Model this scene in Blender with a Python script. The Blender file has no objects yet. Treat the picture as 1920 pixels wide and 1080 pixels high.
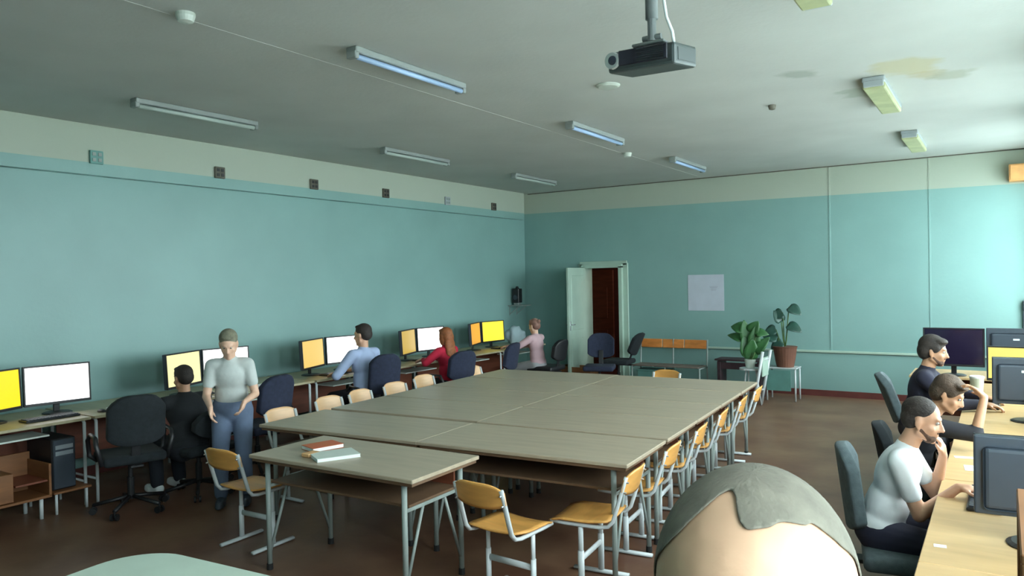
import bpy, bmesh, math, random
from mathutils import Vector, Matrix, noise
V = Vector
PI = math.pi
random.seed(7)
C = bpy.context.scene.collection
S = bpy.context.scene

# ------------------------------------------------------------------ camera
cam_d = bpy.data.cameras.new('camera'); cam = bpy.data.objects.new('camera', cam_d); C.objects.link(cam)
AX = ((0.83627512, 0.00976709, 0.54822307), (0.54797135, 0.02025112, -0.83625193), (-0.01926987, 0.99974722, 0.01158342))
mw = Matrix(AX).to_4x4(); mw.translation = V((0, 0, 1.85)); cam.matrix_world = mw
cam_d.sensor_width = 36; cam_d.lens = 1404 / 1920 * 36; cam_d.clip_start = 0.05
S.camera = cam

# ------------------------------------------------------------------ world, light, exposure
w = bpy.data.worlds.new('sky'); S.world = w; w.use_nodes = True
nt = w.node_tree; bg = nt.nodes['Background']
tc = nt.nodes.new('ShaderNodeTexCoord'); sx = nt.nodes.new('ShaderNodeSeparateXYZ'); cr = nt.nodes.new('ShaderNodeValToRGB')
cr.color_ramp.elements[0].position = 0.0; cr.color_ramp.elements[0].color = (.86, .95, 1.0, 1)
cr.color_ramp.elements[1].position = 1.0; cr.color_ramp.elements[1].color = (.90, .97, 1.0, 1)
nt.links.new(tc.outputs['Generated'], sx.inputs[0]); nt.links.new(sx.outputs['Z'], cr.inputs[0]); nt.links.new(cr.outputs[0], bg.inputs[0])
bg.inputs[1].default_value = 19.0
S.view_settings.view_transform = 'Standard'; S.view_settings.look = 'None'; S.view_settings.gamma = 1
S.view_settings.use_curve_mapping = False
S.view_settings.exposure = 0.0
S.cycles.max_bounces = 10; S.cycles.diffuse_bounces = 7; S.cycles.transparent_max_bounces = 12
S.cycles.sample_clamp_indirect = 6
S.cycles.caustics_reflective = False; S.cycles.caustics_refractive = False
S.cycles.use_denoising = True

ROOM_L, ROOM_R, ROOM_N, ROOM_F, ROOM_H = -7.56, 0.47, -1.4, 12.0, 3.45
WINS = [(-.5, .9), (1.6, 3.4), (4.3, 6.3), (6.9, 8.9), (9.5, 11.75)]
WZ = (0.92, 3.22)
for i, (a, b) in enumerate(WINS):          # daylight portals in the window openings: they only guide sampling of the sky
    ld = bpy.data.lights.new('window_portal', 'AREA'); ld.shape = 'RECTANGLE'; ld.size = b - a; ld.size_y = WZ[1] - WZ[0]
    lo = bpy.data.objects.new('window_portal', ld); C.objects.link(lo)
    lo.location = (ROOM_R + 0.36, (a + b) / 2, (WZ[0] + WZ[1]) / 2)
    lo.rotation_euler = Matrix(((0, 0, 1), (1, 0, 0), (0, 1, 0))).to_euler()
    ld.cycles.is_portal = True

# ------------------------------------------------------------------ materials
def lin(c):
    c = c / 255.0
    return c / 12.92 if c <= 0.04045 else ((c + 0.055) / 1.055) ** 2.4
def rgb(r, g, b): return (lin(r), lin(g), lin(b), 1)
def mat(name, col, rough=0.6, var=0.06, scale=6.0, bump=0.0, bscale=60.0, metal=0.0, spec=0.5, stretch=None, coat=0.0, col2=None):
    m = bpy.data.materials.new(name); m.use_nodes = True; n = m.node_tree.nodes; l = m.node_tree.links
    p = n['Principled BSDF']; p.inputs['Roughness'].default_value = rough; p.inputs['Metallic'].default_value = metal
    p.inputs['Specular IOR Level'].default_value = spec; p.inputs['Coat Weight'].default_value = coat
    t = n.new('ShaderNodeTexCoord'); mp = n.new('ShaderNodeMapping'); l.new(t.outputs['Object'], mp.inputs[0])
    if stretch: mp.inputs['Scale'].default_value = stretch
    nz = n.new('ShaderNodeTexNoise'); nz.inputs['Scale'].default_value = scale; nz.inputs['Detail'].default_value = 5
    l.new(mp.outputs[0], nz.inputs[0])
    r = n.new('ShaderNodeValToRGB'); e = r.color_ramp.elements
    c2 = col2 or tuple(min(1, c * (1 + 2 * var)) for c in col[:3]) + (1,)
    e[0].position = .3; e[0].color = tuple(c * (1 - 2 * var) for c in col[:3]) + (1,); e[1].position = .7; e[1].color = c2
    l.new(nz.outputs[0], r.inputs[0]); l.new(r.outputs[0], p.inputs['Base Color'])
    if bump:
        b = n.new('ShaderNodeBump'); b.inputs['Strength'].default_value = bump; b.inputs['Distance'].default_value = .01
        z = n.new('ShaderNodeTexNoise'); z.inputs['Scale'].default_value = bscale; z.inputs['Detail'].default_value = 3
        l.new(mp.outputs[0], z.inputs[0]); l.new(z.outputs[0], b.inputs['Height']); l.new(b.outputs[0], p.inputs['Normal'])
    return m
def emit(name, col, st):
    m = bpy.data.materials.new(name); m.use_nodes = True; n = m.node_tree.nodes; p = n['Principled BSDF']
    p.inputs['Base Color'].default_value = (.02, .02, .02, 1); p.inputs['Roughness'].default_value = .3
    p.inputs['Emission Color'].default_value = col; p.inputs['Emission Strength'].default_value = st
    return m

def wall_mat():
    m = mat('wall_paint', rgb(130, 165, 161), rough=.45, var=.03, scale=1.2, bump=.12, bscale=22)
    n = m.node_tree.nodes; l = m.node_tree.links; p = n['Principled BSDF']
    old = p.inputs['Base Color'].links[0].from_socket
    g = n.new('ShaderNodeNewGeometry'); s = n.new('ShaderNodeSeparateXYZ'); l.new(g.outputs['Position'], s.inputs[0])
    # the painter's line drops a little towards the window side
    mx = n.new('ShaderNodeMath'); mx.operation = 'MULTIPLY_ADD'; mx.inputs[1].default_value = .0115; mx.inputs[2].default_value = -2.99
    l.new(s.outputs['X'], mx.inputs[0])
    ad = n.new('ShaderNodeMath'); ad.operation = 'ADD'; l.new(s.outputs['Z'], ad.inputs[0]); l.new(mx.outputs[0], ad.inputs[1])
    gt = n.new('ShaderNodeMath'); gt.operation = 'GREATER_THAN'; gt.inputs[1].default_value = 0; l.new(ad.outputs[0], gt.inputs[0])
    mix = n.new('ShaderNodeMix'); mix.data_type = 'RGBA'; l.new(gt.outputs[0], mix.inputs[0]); l.new(old, mix.inputs[6])
    mix.inputs[7].default_value = rgb(176, 184, 170); l.new(mix.outputs[2], p.inputs['Base Color'])
    mr = n.new('ShaderNodeMapRange'); mr.inputs['To Min'].default_value = .42; mr.inputs['To Max'].default_value = .8
    l.new(gt.outputs[0], mr.inputs[0]); l.new(mr.outputs[0], p.inputs['Roughness'])
    return m
def ceiling_mat():
    m = mat('ceiling_whitewash', rgb(186, 188, 184), rough=.9, var=.035, scale=1.0, bump=.15, bscale=30)
    n = m.node_tree.nodes; l = m.node_tree.links; p = n['Principled BSDF']; cur = p.inputs['Base Color'].links[0].from_socket
    g = n.new('ShaderNodeNewGeometry')
    nz = n.new('ShaderNodeTexNoise'); nz.inputs['Scale'].default_value = 5; l.new(g.outputs['Position'], nz.inputs[0])
    for (x, y, r, col) in [(-.62, 6.6, .26, (170, 160, 115)), (-.5, 7.0, .12, (165, 150, 110)), (-.35, 7.1, .16, (140, 140, 120)), (-1.35, 6.3, .14, (135, 140, 130)), (-.3, 4.2, .35, (185, 180, 140)), (-1.0, 7.3, .2, (140, 150, 135))]:
        d = n.new('ShaderNodeVectorMath'); d.operation = 'DISTANCE'; d.inputs[1].default_value = (x, y, ROOM_H); l.new(g.outputs['Position'], d.inputs[0])
        a = n.new('ShaderNodeMath'); a.operation = 'MULTIPLY_ADD'; a.inputs[1].default_value = .35; l.new(nz.outputs[0], a.inputs[0]); l.new(d.outputs['Value'], a.inputs[2])
        mr = n.new('ShaderNodeMapRange'); mr.inputs['From Min'].default_value = r + .12; mr.inputs['From Max'].default_value = r + .22
        mr.inputs['To Min'].default_value = .6; mr.inputs['To Max'].default_value = 0; l.new(a.outputs[0], mr.inputs[0])
        mix = n.new('ShaderNodeMix'); mix.data_type = 'RGBA'; l.new(mr.outputs[0], mix.inputs[0]); l.new(cur, mix.inputs[6]); mix.inputs[7].default_value = rgb(*col)
        cur = mix.outputs[2]
    l.new(cur, p.inputs['Base Color'])
    return m
def glass_mat():
    m = bpy.data.materials.new('window_glass'); m.use_nodes = True; n = m.node_tree.nodes; l = m.node_tree.links
    n.remove(n['Principled BSDF']); t = n.new('ShaderNodeBsdfTransparent'); t.inputs[0].default_value = (.93, .97, .96, 1)
    g = n.new('ShaderNodeBsdfGlossy'); g.inputs['Roughness'].default_value = .05; x = n.new('ShaderNodeMixShader'); x.inputs[0].default_value = .07
    l.new(t.outputs[0], x.inputs[1]); l.new(g.outputs[0], x.inputs[2]); l.new(x.outputs[0], n['Material Output'].inputs[0])
    return m

M = {}
M['wall'] = wall_mat(); M['ceiling'] = ceiling_mat(); M['glass'] = glass_mat()
M['floor'] = mat('floor_linoleum', rgb(104, 68, 52), .42, .10, 2.2, .1, 14, col2=rgb(120, 92, 70))
M['darkred'] = mat('corridor_paint', rgb(96, 52, 46), .6, .06)
M['base'] = mat('baseboard_paint', rgb(96, 48, 44), .5, .08)
M['whitepaint'] = mat('white_enamel', rgb(205, 212, 204), .35, .03)
M['doorpaint'] = mat('door_paint', rgb(168, 190, 176), .45, .04, 3)
M['frame'] = mat('tube_white', rgb(196, 202, 204), .35, .02)
M['greyframe'] = mat('tube_grey', rgb(140, 150, 146), .4, .03)
M['black'] = mat('black_plastic', rgb(28, 29, 32), .45, .05)
M['foot'] = mat('black_rubber', rgb(24, 24, 25), .8, .05)
M['ply'] = mat('plywood_varnished', rgb(214, 156, 84), .32, .10, 3, stretch=(1, 6, 6))
M['plyp'] = mat('plywood_pale', rgb(222, 178, 134), .35, .08, 3, stretch=(1, 6, 6))
M['top'] = mat('table_laminate', rgb(164, 150, 130), .38, .05, 2.5, stretch=(1, 7, 7), spec=.5)
M['edge'] = mat('table_underside', rgb(104, 78, 56), .6, .08, 4)
M['oak'] = mat('desk_laminate', rgb(188, 156, 112), .42, .05, 2.5, stretch=(7, 1, 7))
M['deskl'] = mat('desk_laminate_left', rgb(168, 158, 128), .42, .05, 2.5, stretch=(7, 1, 7))
M['brown'] = mat('brown_veneer', rgb(126, 82, 48), .5, .10, 3, stretch=(1, 1, 6))
M['redbrown'] = mat('red_brown_veneer', rgb(116, 62, 42), .5, .10, 3, stretch=(1, 1, 6))
M['fabric'] = mat('chair_fabric_black', rgb(26, 32, 36), .95, .1, 30, .2, 200)
M['fabricblue'] = mat('chair_fabric_navy', rgb(36, 42, 62), .95, .1, 30, .2, 200)
M['fabricgrey'] = mat('chair_fabric_grey', rgb(82, 94, 98), .9, .08, 30, .2, 200)
M['monback'] = mat('monitor_shell', rgb(54, 62, 72), .38, .04)
M['silver'] = mat('silver_plastic', rgb(150, 158, 164), .3, .03, metal=.3)
M['logo'] = mat('logo_white', rgb(210, 225, 230), .4, .02)
M['paper'] = mat('paper_white', rgb(224, 230, 230), .8, .02)
M['pot'] = mat('clay_pot', rgb(104, 66, 50), .8, .1)
M['soil'] = mat('potting_soil', rgb(40, 30, 24), .95, .2)
M['leaf'] = mat('leaf_green', rgb(46, 92, 48), .45, .15, 8)
M['leafd'] = mat('leaf_dark_green', rgb(38, 72, 62), .45, .15, 8)
M['stem'] = mat('plant_stem', rgb(70, 98, 50), .6, .1)
M['fixture'] = mat('lamp_fixture', rgb(160, 168, 172), .35, .03)
M['fixdark'] = mat('lamp_housing_grey', rgb(136, 142, 140), .6, .03); M['tubeglint_weak'] = mat('tube_weak_window_glint', rgb(176, 188, 182), .5, .03)  # tube colour carries the weaker window light of the left row
M['tubeglint'] = mat('tube_window_glint', rgb(170, 196, 232), .3, .03)  # bluish window light on the middle row, put into the tube colour
M['diffyellow'] = mat('yellowish_diffuser', rgb(168, 172, 132), .5, .08)  # yellow-green tone over the whole diffuser
M['vent'] = mat('vent_dark', rgb(84, 80, 70), .7, .15)
M['projector'] = mat('projector_grey', rgb(58, 66, 66), .45, .05)
M['darkpanel'] = mat('projector_front', rgb(34, 34, 44), .25, .05)
M['lens'] = mat('lens_glass', rgb(20, 30, 48), .05, .02, spec=.9)
M['chrome'] = mat('chrome', rgb(215, 220, 222), .2, .01, metal=.7)
M['pole'] = mat('pole_grey', rgb(92, 98, 98), .4, .04)
M['outside'] = mat('outside_ground', rgb(232, 236, 234), .9, .02)
M['orange'] = mat('cornice_wood', rgb(206, 150, 92), .5, .08)
M['bench'] = mat('bench_orange', rgb(206, 128, 62), .45, .10, 3, stretch=(2, 1, 6))
M['benchseat'] = mat('bench_seat', rgb(112, 96, 88), .5, .08)
M['darkbench'] = mat('dark_bench', rgb(62, 44, 50), .5, .1)
M['teal'] = mat('teal_panel', rgb(92, 138, 132), .5, .05)
M['scrW'] = emit('screen_white', (1, 1, 1, 1), 2.2)
M['scrY'] = emit('screen_yellow', rgb(250, 222, 20), 1.25)
M['scrCream'] = emit('screen_cream', rgb(255, 250, 180), 1.15)
M['scrAmber'] = emit('screen_amber', rgb(252, 214, 118), .98)
M['scrMust'] = emit('screen_mustard', rgb(222, 186, 76), .85)
M['scrOr'] = emit('screen_orange', rgb(246, 172, 66), .95)
M['scrLem'] = emit('screen_lemon', rgb(255, 236, 60), 1.2)
M['scrPale'] = emit('screen_pale_yellow', rgb(250, 236, 120), 1.1)
M['scrOff'] = mat('screen_off', rgb(30, 24, 44), .12, .02, spec=.6)
def skin(n, c): return mat(n, rgb(*c), .5, .05, 9, .05, 80)
def cloth(n, c, v=.05): return mat(n, rgb(*c), .9, v, 5, .5, 9)
M['skin'] = skin('skin_light', (206, 158, 130)); M['skinp'] = skin('skin_pale', (214, 172, 148)); M['skint'] = skin('skin_tan', (188, 142, 112))
M['hairdark'] = mat('hair_dark', rgb(44, 36, 32), .7, .15, 30, .5, 120)
M['hairbrown'] = mat('hair_brown', rgb(72, 56, 44), .7, .15, 30, .5, 120)
M['hairred'] = mat('hair_auburn', rgb(142, 82, 44), .6, .15, 30, .5, 120)
M['hairgrey'] = mat('hair_grey', rgb(120, 118, 100), .8, .12, 30, .5, 120)
M['hairlight'] = mat('hair_light', rgb(132, 96, 84), .7, .12, 30, .5, 120)
M['stubble'] = mat('hair_cropped', rgb(100, 96, 86), .9, .10, 40, .12, 200)
M['beard'] = mat('beard_dark', rgb(92, 66, 52), .8, .15, 60, .5, 200)
M['eye'] = mat('eye_white', rgb(180, 176, 168), .3, .01); M['iris'] = mat('eye_iris', rgb(40, 30, 24), .2, .01)

# ------------------------------------------------------------------ helpers
def obj(name, bm, m, parent=None, smooth=False, loc=None):
    me = bpy.data.meshes.new(name); bmesh.ops.recalc_face_normals(bm, faces=bm.faces); bm.to_mesh(me); bm.free()
    me.materials.append(m); o = bpy.data.objects.new(name, me); C.objects.link(o)
    if smooth:
        for p in me.polygons: p.use_smooth = True
    if parent: o.parent = parent
    if loc: o.location = loc
    return o
def empty(name, loc=(0, 0, 0), rz=0.0):
    o = bpy.data.objects.new(name, None); o.empty_display_size = .1; C.objects.link(o); o.location = loc; o.rotation_euler = (0, 0, rz); return o
def tag(o, label, cat, group=None, kind=None):
    o['label'] = label
    if cat: o['category'] = cat
    if group: o['group'] = group
    if kind: o['kind'] = kind
    return o
def thing(name, label, cat, loc=(0, 0, 0), rz=0.0, group=None): return tag(empty(name, loc, rz), label, cat, group)
def struct(o, label=None):
    o['kind'] = 'structure'
    if label: o['label'] = label
    return o
def box(bm, c, s, bev=0.0, rot=None, seg=1):
    r = bmesh.ops.create_cube(bm, size=1.0); vs = r['verts']
    bmesh.ops.scale(bm, vec=V(s), verts=vs)
    if bev > 0:
        es = {e for v in vs for e in v.link_edges}
        rb = bmesh.ops.bevel(bm, geom=list(es), offset=bev, segments=seg, affect='EDGES', profile=.5)
        vs = list({v for f in rb['faces'] for v in f.verts} | {v for v in vs if v.is_valid})
    if rot is not None: bmesh.ops.rotate(bm, cent=(0, 0, 0), matrix=rot.to_3x3(), verts=vs)
    bmesh.ops.translate(bm, vec=V(c), verts=vs)
    return vs
def bx(c, s, bev=0.0, rot=None, seg=1):
    bm = bmesh.new(); box(bm, c, s, bev, rot, seg); return bm
def rng(x0, x1, y0, y1, z0, z1): return ((x0 + x1) / 2, (y0 + y1) / 2, (z0 + z1) / 2), (x1 - x0, y1 - y0, z1 - z0)
def cyl(bm, a, b, r0, r1=None, seg=12, caps=True):
    a = V(a); b = V(b); r1 = r0 if r1 is None else r1; d = b - a
    q = d.to_track_quat('Z', 'Y').to_matrix().to_4x4(); q.translation = (a + b) / 2
    return bmesh.ops.create_cone(bm, cap_ends=caps, cap_tris=False, segments=seg, radius1=r0, radius2=r1, depth=d.length, matrix=q)['verts']
def tube(bm, pts, r, seg=8, ry=None):
    """swept tube with round bends; flat oval if ry is given (ry measured across the plane normal)"""
    pts = [V(p) for p in pts]; rings = []
    n = len(pts); up = None
    for i, p in enumerate(pts):
        d = (pts[min(i + 1, n - 1)] - pts[max(i - 1, 0)]).normalized()
        if up is None:
            up = V((1, 0, 0)) if abs(d.x) < .8 else V((0, 0, 1))
        u = (up - d * up.dot(d)).normalized(); v = d.cross(u); up = u
        rings.append([bm.verts.new(p + u * math.cos(t) * (ry or r) + v * math.sin(t) * r) for t in [2 * PI * k / seg for k in range(seg)]])
    for i in range(n - 1):
        for k in range(seg): bm.faces.new((rings[i][k], rings[i][(k + 1) % seg], rings[i + 1][(k + 1) % seg], rings[i + 1][k]))
    bm.faces.new(rings[0][::-1]); bm.faces.new(rings[-1])
def prism(bm, outline, z0, z1):
    lo = [bm.verts.new((x, y, z0)) for x, y in outline]; hi = [bm.verts.new((x, y, z1)) for x, y in outline]
    n = len(outline); bm.faces.new(lo[::-1]); bm.faces.new(hi)
    for k in range(n): bm.faces.new((lo[k], lo[(k + 1) % n], hi[(k + 1) % n], hi[k]))
def rrect(x0, x1, y0, y1, r, n=6):
    o = []
    for cx, cy, a0 in ((x1 - r, y1 - r, 0), (x0 + r, y1 - r, PI / 2), (x0 + r, y0 + r, PI), (x1 - r, y0 + r, 3 * PI / 2)):
        for k in range(n + 1):
            a = a0 + PI / 2 * k / n; o.append((cx + r * math.cos(a), cy + r * math.sin(a)))
    return o
def lathe(bm, prof, c=(0, 0, 0), seg=20):
    rings = [[bm.verts.new((c[0] + r * math.cos(2 * PI * k / seg), c[1] + r * math.sin(2 * PI * k / seg), c[2] + z)) for k in range(seg)] for r, z in prof]
    for i in range(len(prof) - 1):
        for k in range(seg): bm.faces.new((rings[i][k], rings[i][(k + 1) % seg], rings[i + 1][(k + 1) % seg], rings[i + 1][k]))
    bm.faces.new(rings[0][::-1]); bm.faces.new(rings[-1])
def shell_panel(bm, w, h, thick, curve, nx=10, nz=4, M4=None, round_top=0.0):
    """curved panel in the xz plane, concave towards +y; edges rounded at the top corners"""
    g = []
    for side in (0, 1):
        rows = []
        for j in range(nz + 1):
            row = []
            for i in range(nx + 1):
                u = 2 * i / nx - 1; v = j / nz
                zz = h * v
                if round_top and v > .5: zz -= round_top * abs(u) ** 3.5 * (v - .5) * 2
                if round_top and v < .5: zz += round_top * .5 * abs(u) ** 4 * (.5 - v) * 2
                p = V((u * w / 2, curve * u * u - (thick if side else 0), zz))
                row.append(bm.verts.new(M4 @ p if M4 else p))
            rows.append(row)
        g.append(rows)
    for s in (0, 1):
        for j in range(nz):
            for i in range(nx): bm.faces.new((g[s][j][i], g[s][j][i + 1], g[s][j + 1][i + 1], g[s][j + 1][i]))
    for j in range(nz):
        for i in (0, nx): bm.faces.new((g[0][j][i], g[0][j + 1][i], g[1][j + 1][i], g[1][j][i]))
    for i in range(nx):
        for j in (0, nz): bm.faces.new((g[0][j][i], g[0][j][i + 1], g[1][j][i + 1], g[1][j][i]))
def children(o): return [c for c in bpy.data.objects if c.parent == o]
def dup(root, loc=None, rz=None, label=None, group=None):
    def cp(o, par):
        c = o.copy(); C.objects.link(c); c.parent = par
        for ch in children(o): cp(ch, c)
        return c
    kids = children(root); r = root.copy(); C.objects.link(r)
    for ch in kids: cp(ch, r)
    if loc is not None: r.location = loc
    if rz is not None: r.rotation_euler = (0, 0, rz)
    if label: r['label'] = label
    if group: r['group'] = group
    return r

# ------------------------------------------------------------------ room shell
struct(obj('floor', bx(*rng(ROOM_L - .2, ROOM_R + .2, ROOM_N - .2, ROOM_F + .2, -.12, 0)), M['floor']))
struct(obj('ceiling', bx(*rng(ROOM_L - .2, ROOM_R + .4, ROOM_N - .2, ROOM_F + .2, ROOM_H, ROOM_H + .15)), M['ceiling']))
struct(obj('wall_left', bx(*rng(ROOM_L - .2, ROOM_L, ROOM_N, ROOM_F, 0, ROOM_H)), M['wall']))
struct(obj('wall_back', bx(*rng(ROOM_L - .2, ROOM_R + .4, ROOM_N - .2, ROOM_N, 0, ROOM_H)), M['wall']))
DX0, DX1, DH = -6.28, -5.56, 2.04
bm = bmesh.new()
for r in (rng(ROOM_L - .2, DX0, ROOM_F, ROOM_F + .2, 0, ROOM_H), rng(DX1, ROOM_R + .4, ROOM_F, ROOM_F + .2, 0, ROOM_H), rng(DX0, DX1, ROOM_F, ROOM_F + .2, DH, ROOM_H)): box(bm, *r)
struct(obj('wall_far', bm, M['wall']))
bm = bmesh.new(); ys = [ROOM_N] + [v for p in WINS for v in p] + [ROOM_F]
box(bm, *rng(ROOM_R, ROOM_R + .36, ROOM_N, ROOM_F, 0, WZ[0])); box(bm, *rng(ROOM_R, ROOM_R + .36, ROOM_N, ROOM_F, WZ[1], ROOM_H))
for k in range(0, len(ys), 2): box(bm, *rng(ROOM_R, ROOM_R + .36, ys[k], ys[k + 1], WZ[0], WZ[1]))
struct(obj('wall_right', bm, M['wall']))
for i, (a, b) in enumerate(WINS):
    wx = ROOM_R + .24; e = struct(empty('window_%d' % (i + 1), (wx, (a + b) / 2, WZ[0]))); W2 = (b - a) / 2; HH = WZ[1] - WZ[0]
    bm = bmesh.new()
    box(bm, (0, -W2 + .04, HH / 2), (.07, .08, HH)); box(bm, (0, W2 - .04, HH / 2), (.07, .08, HH)); box(bm, (0, 0, .04), (.07, 2 * W2, .08)); box(bm, (0, 0, HH - .04), (.07, 2 * W2, .08))
    box(bm, (0, 0, HH / 2), (.06, .07, HH)); box(bm, (0, 0, HH * .72), (.06, 2 * W2, .05))
    obj('window_frame', bm, M['whitepaint'], e)
    for s in (-1, 1):
        for z0, z1 in ((.08, HH * .72 - .025), (HH * .72 + .025, HH - .08)):
            obj('pane', bx((0, s * (W2 / 2 - .002), (z0 + z1) / 2), (.006, W2 - .1, z1 - z0)), M['glass'], e)
    obj('window_sill', bx((-.18, 0, -.02), (.3, 2 * W2 + .1, .035), .006), M['whitepaint'], e)
struct(obj('trim_1', bx(*rng(ROOM_L, ROOM_L + .09, ROOM_N, 11.86, 2.955, ROOM_H)), M['wall']), 'plaster beam along the top of the left wall')
struct(obj('baseboard_far', bx(*rng(DX1 + .14, ROOM_R, ROOM_F - .02, ROOM_F, 0, .09)), M['base']))
struct(obj('baseboard_left', bx(*rng(ROOM_L, ROOM_L + .02, ROOM_N, ROOM_F, 0, .09)), M['base']))
struct(obj('trim_2', bx(*rng(-5.40, ROOM_R, ROOM_F - .03, ROOM_F, .655, .69), .006), M['teal' if 0 else 'doorpaint']), 'pale painted rail low on the far wall')
for k, x in enumerate((-2.16, -.85)):
    struct(obj('trim_%d' % (3 + k), bx(*rng(x - .012, x + .012, ROOM_F - .006, ROOM_F, .69, ROOM_H), .002), M['wall']), 'painted joint strip on the far wall')
struct(obj('trim_5', bx(*rng(ROOM_L + .09, ROOM_R, ROOM_F - .012, ROOM_F, ROOM_H - .014, ROOM_H)), M['vent']), 'dark gap between far wall and ceiling')
# doorway with frame and open leaf, dark corridor behind
d = struct(empty('door_1', ((DX0 + DX1) / 2, ROOM_F, 0)))
hw = (DX1 - DX0) / 2
bm = bmesh.new()
box(bm, (-hw - .0, .05, DH / 2), (.06, .3, DH)); box(bm, (hw + .0, .05, DH / 2), (.06, .3, DH)); box(bm, (0, .05, DH + .01), (2 * hw + .06, .3, .06))
box(bm, (hw + .07, -.016, DH / 2 + .03), (.1, .03, DH + .06), .006); box(bm, (0, -.016, DH + .06), (2 * hw + .2, .03, .08), .006); box(bm, (-hw - .07, -.016, DH / 2 + .03), (.1, .03, DH + .06), .006)
obj('door_frame', bm, M['doorpaint'], d)
Rl = Matrix.Rotation(math.radians(-86), 4, 'Z'); hinge = V((-hw + .01, -.05, 0))
bm = bmesh.new(); box(bm, (.37, 0, DH / 2), (.74, .04, DH - .02), .004)
for z0, z1 in ((.15, .8), (.95, 1.9)):
    for s in (-1, 1): box(bm, (.37, s * .02, (z0 + z1) / 2), (.52, .012, z1 - z0), .005)
bmesh.ops.transform(bm, matrix=Matrix.Translation(hinge) @ Rl, verts=bm.verts)
leaf = obj('door_leaf', bm, M['doorpaint'], d)
bm = bmesh.new()
for s in (-1, 1): cyl(bm, (.68, s * .02, 1.05), (.68, s * .06, 1.05), .01); cyl(bm, (.68, s * .06, 1.05), (.58, s * .06, 1.05), .009)
box(bm, (.68, 0, 1.03), (.035, .046, .16), .003)
bmesh.ops.transform(bm, matrix=Matrix.Translation(hinge) @ Rl, verts=bm.verts)
obj('door_handle', bm, M['chrome'], leaf, True)
bm = bmesh.new()
for r in (rng(-7.6, -4.2, 13.6, 13.7, 0, 2.6), rng(-7.7, -7.6, 12.2, 13.7, 0, 2.6), rng(-4.2, -4.1, 12.2, 13.7, 0, 2.6), rng(-7.7, -4.1, 12.2, 13.7, 2.6, 2.7), rng(-7.7, -4.1, 12.2, 13.7, -.1, 0)): box(bm, *r)
struct(obj('wall_corridor', bm, M['darkred']))
bm = bmesh.new(); box(bm, (0, 0, 1.0), (.85, .05, 2.0), .005)
for z in (.5, 1.35): box(bm, (0, -.03, z), (.6, .02, .62), .006)
struct(obj('door_2', bm, M['redbrown'], loc=(-6.9, 13.56, 0)))
ld = bpy.data.lights.new('corridor_fill', 'POINT'); ld.energy = 22; ld.color = (1, .8, .65); ld.shadow_soft_size = .12  # unseen fill light, added to brighten the corridor behind the doorway
lo = bpy.data.objects.new('corridor_fill', ld); C.objects.link(lo); lo.location = (-4.8, 12.9, 2.35)
struct(obj('ground', bx(*rng(1.0, 60, -40, 60, -.9, -.8)), M['outside']), 'pale ground outside the windows')

# small wooden box high on the far wall
t = thing('wall_cabinet', 'small orange wooden box high on the far wall, cut by the right image edge', 'wall box', (.26, ROOM_F, 3.12))
obj('body', bx((0, -.1, 0), (.36, .2, .22), .004), M['orange'], t); obj('front_lid', bx((0, -.206, 0), (.33, .012, .19), .003), M['orange'], t)

# ceiling fixtures
def lamp(loc, label, kind):
    t = thing('ceiling_light', label, 'ceiling light', loc, 0, 'tube lights in three rows on the ceiling')
    wd = .17 if kind == 'yellowish' else .10
    bm = bmesh.new(); box(bm, (0, 0, -.022), (wd, 1.24, .044), .006); obj('housing', bm, M['fixture' if kind == 'yellowish' else 'fixdark'], t)
    for s in (-1, 1): obj('lamp_holder', bx((0, s * .605, -.055), (wd * .9, .04, .05), .006), M['fixture' if kind == 'yellowish' else 'fixdark'], t)
    if kind == 'yellowish':
        obj('diffuser', bx((0, 0, -.068), (wd, 1.16, .05), .014, seg=2), M['diffyellow'], t)
    else:
        bm = bmesh.new(); cyl(bm, (.022, -.585, -.066), (.022, .585, -.066), .019, seg=10)
        obj('tube', bm, M['tubeglint' if kind == 'blue' else 'tubeglint_weak'], t, True)
    return t
for i, y in enumerate((4.3, 7.35, 10.2)):
    o_ = ('nearest the camera', 'halfway down the room', 'farthest, near the far wall')[i]
    lamp((-3.68, y, ROOM_H), 'tube light with painted bluish window glint, middle ceiling row, ' + o_, 'blue')
    lamp((-6.15, y - .1, ROOM_H), 'tube light with weaker painted glint, row by left wall, ' + o_, 'dull')
for i, y in enumerate((3.97, 7.38, 10.2)):
    lamp((-.87, y, ROOM_H), 'yellowish ceiling light in the row by the windows, ' + ('nearest, cut by the top edge', 'middle one beside a stain', 'smallest, near the far wall')[i], 'yellowish')
def disc(name, loc, r, h, label, cat, m=M['whitepaint'], group=None):
    bm = bmesh.new(); lathe(bm, [(r, 0), (r, -h * .4), (r * .8, -h), (r * .25, -h * 1.15)], seg=20)
    o = obj(name, bm, m, loc=loc, smooth=False); tag(o, label, cat, group); return o
disc('ceiling_detector', (-4.0, 2.66, ROOM_H), .055, .05, 'small round white detector on the ceiling, upper left', 'detector')
disc('ceiling_detector', (-4.03, 8.92, ROOM_H), .055, .05, 'small round white detector on the ceiling between far tube lights', 'detector')
disc('ceiling_rose', (-2.73, 5.68, ROOM_H), .1, .02, 'flat round white cover on the ceiling just under the projector', 'ceiling cover')
disc('ceiling_hook', (-1.81, 7.31, ROOM_H), .035, .04, 'small dark hook plate on the ceiling right of the projector', 'hook', M['vent'])
tag(obj('cable_conduit', bx(*rng(-4.12, -4.085, ROOM_N, 11.9, ROOM_H - .002, ROOM_H)), M['ceiling']), 'pale flat cable strip running along the ceiling left of the middle lights', 'conduit')

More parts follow.
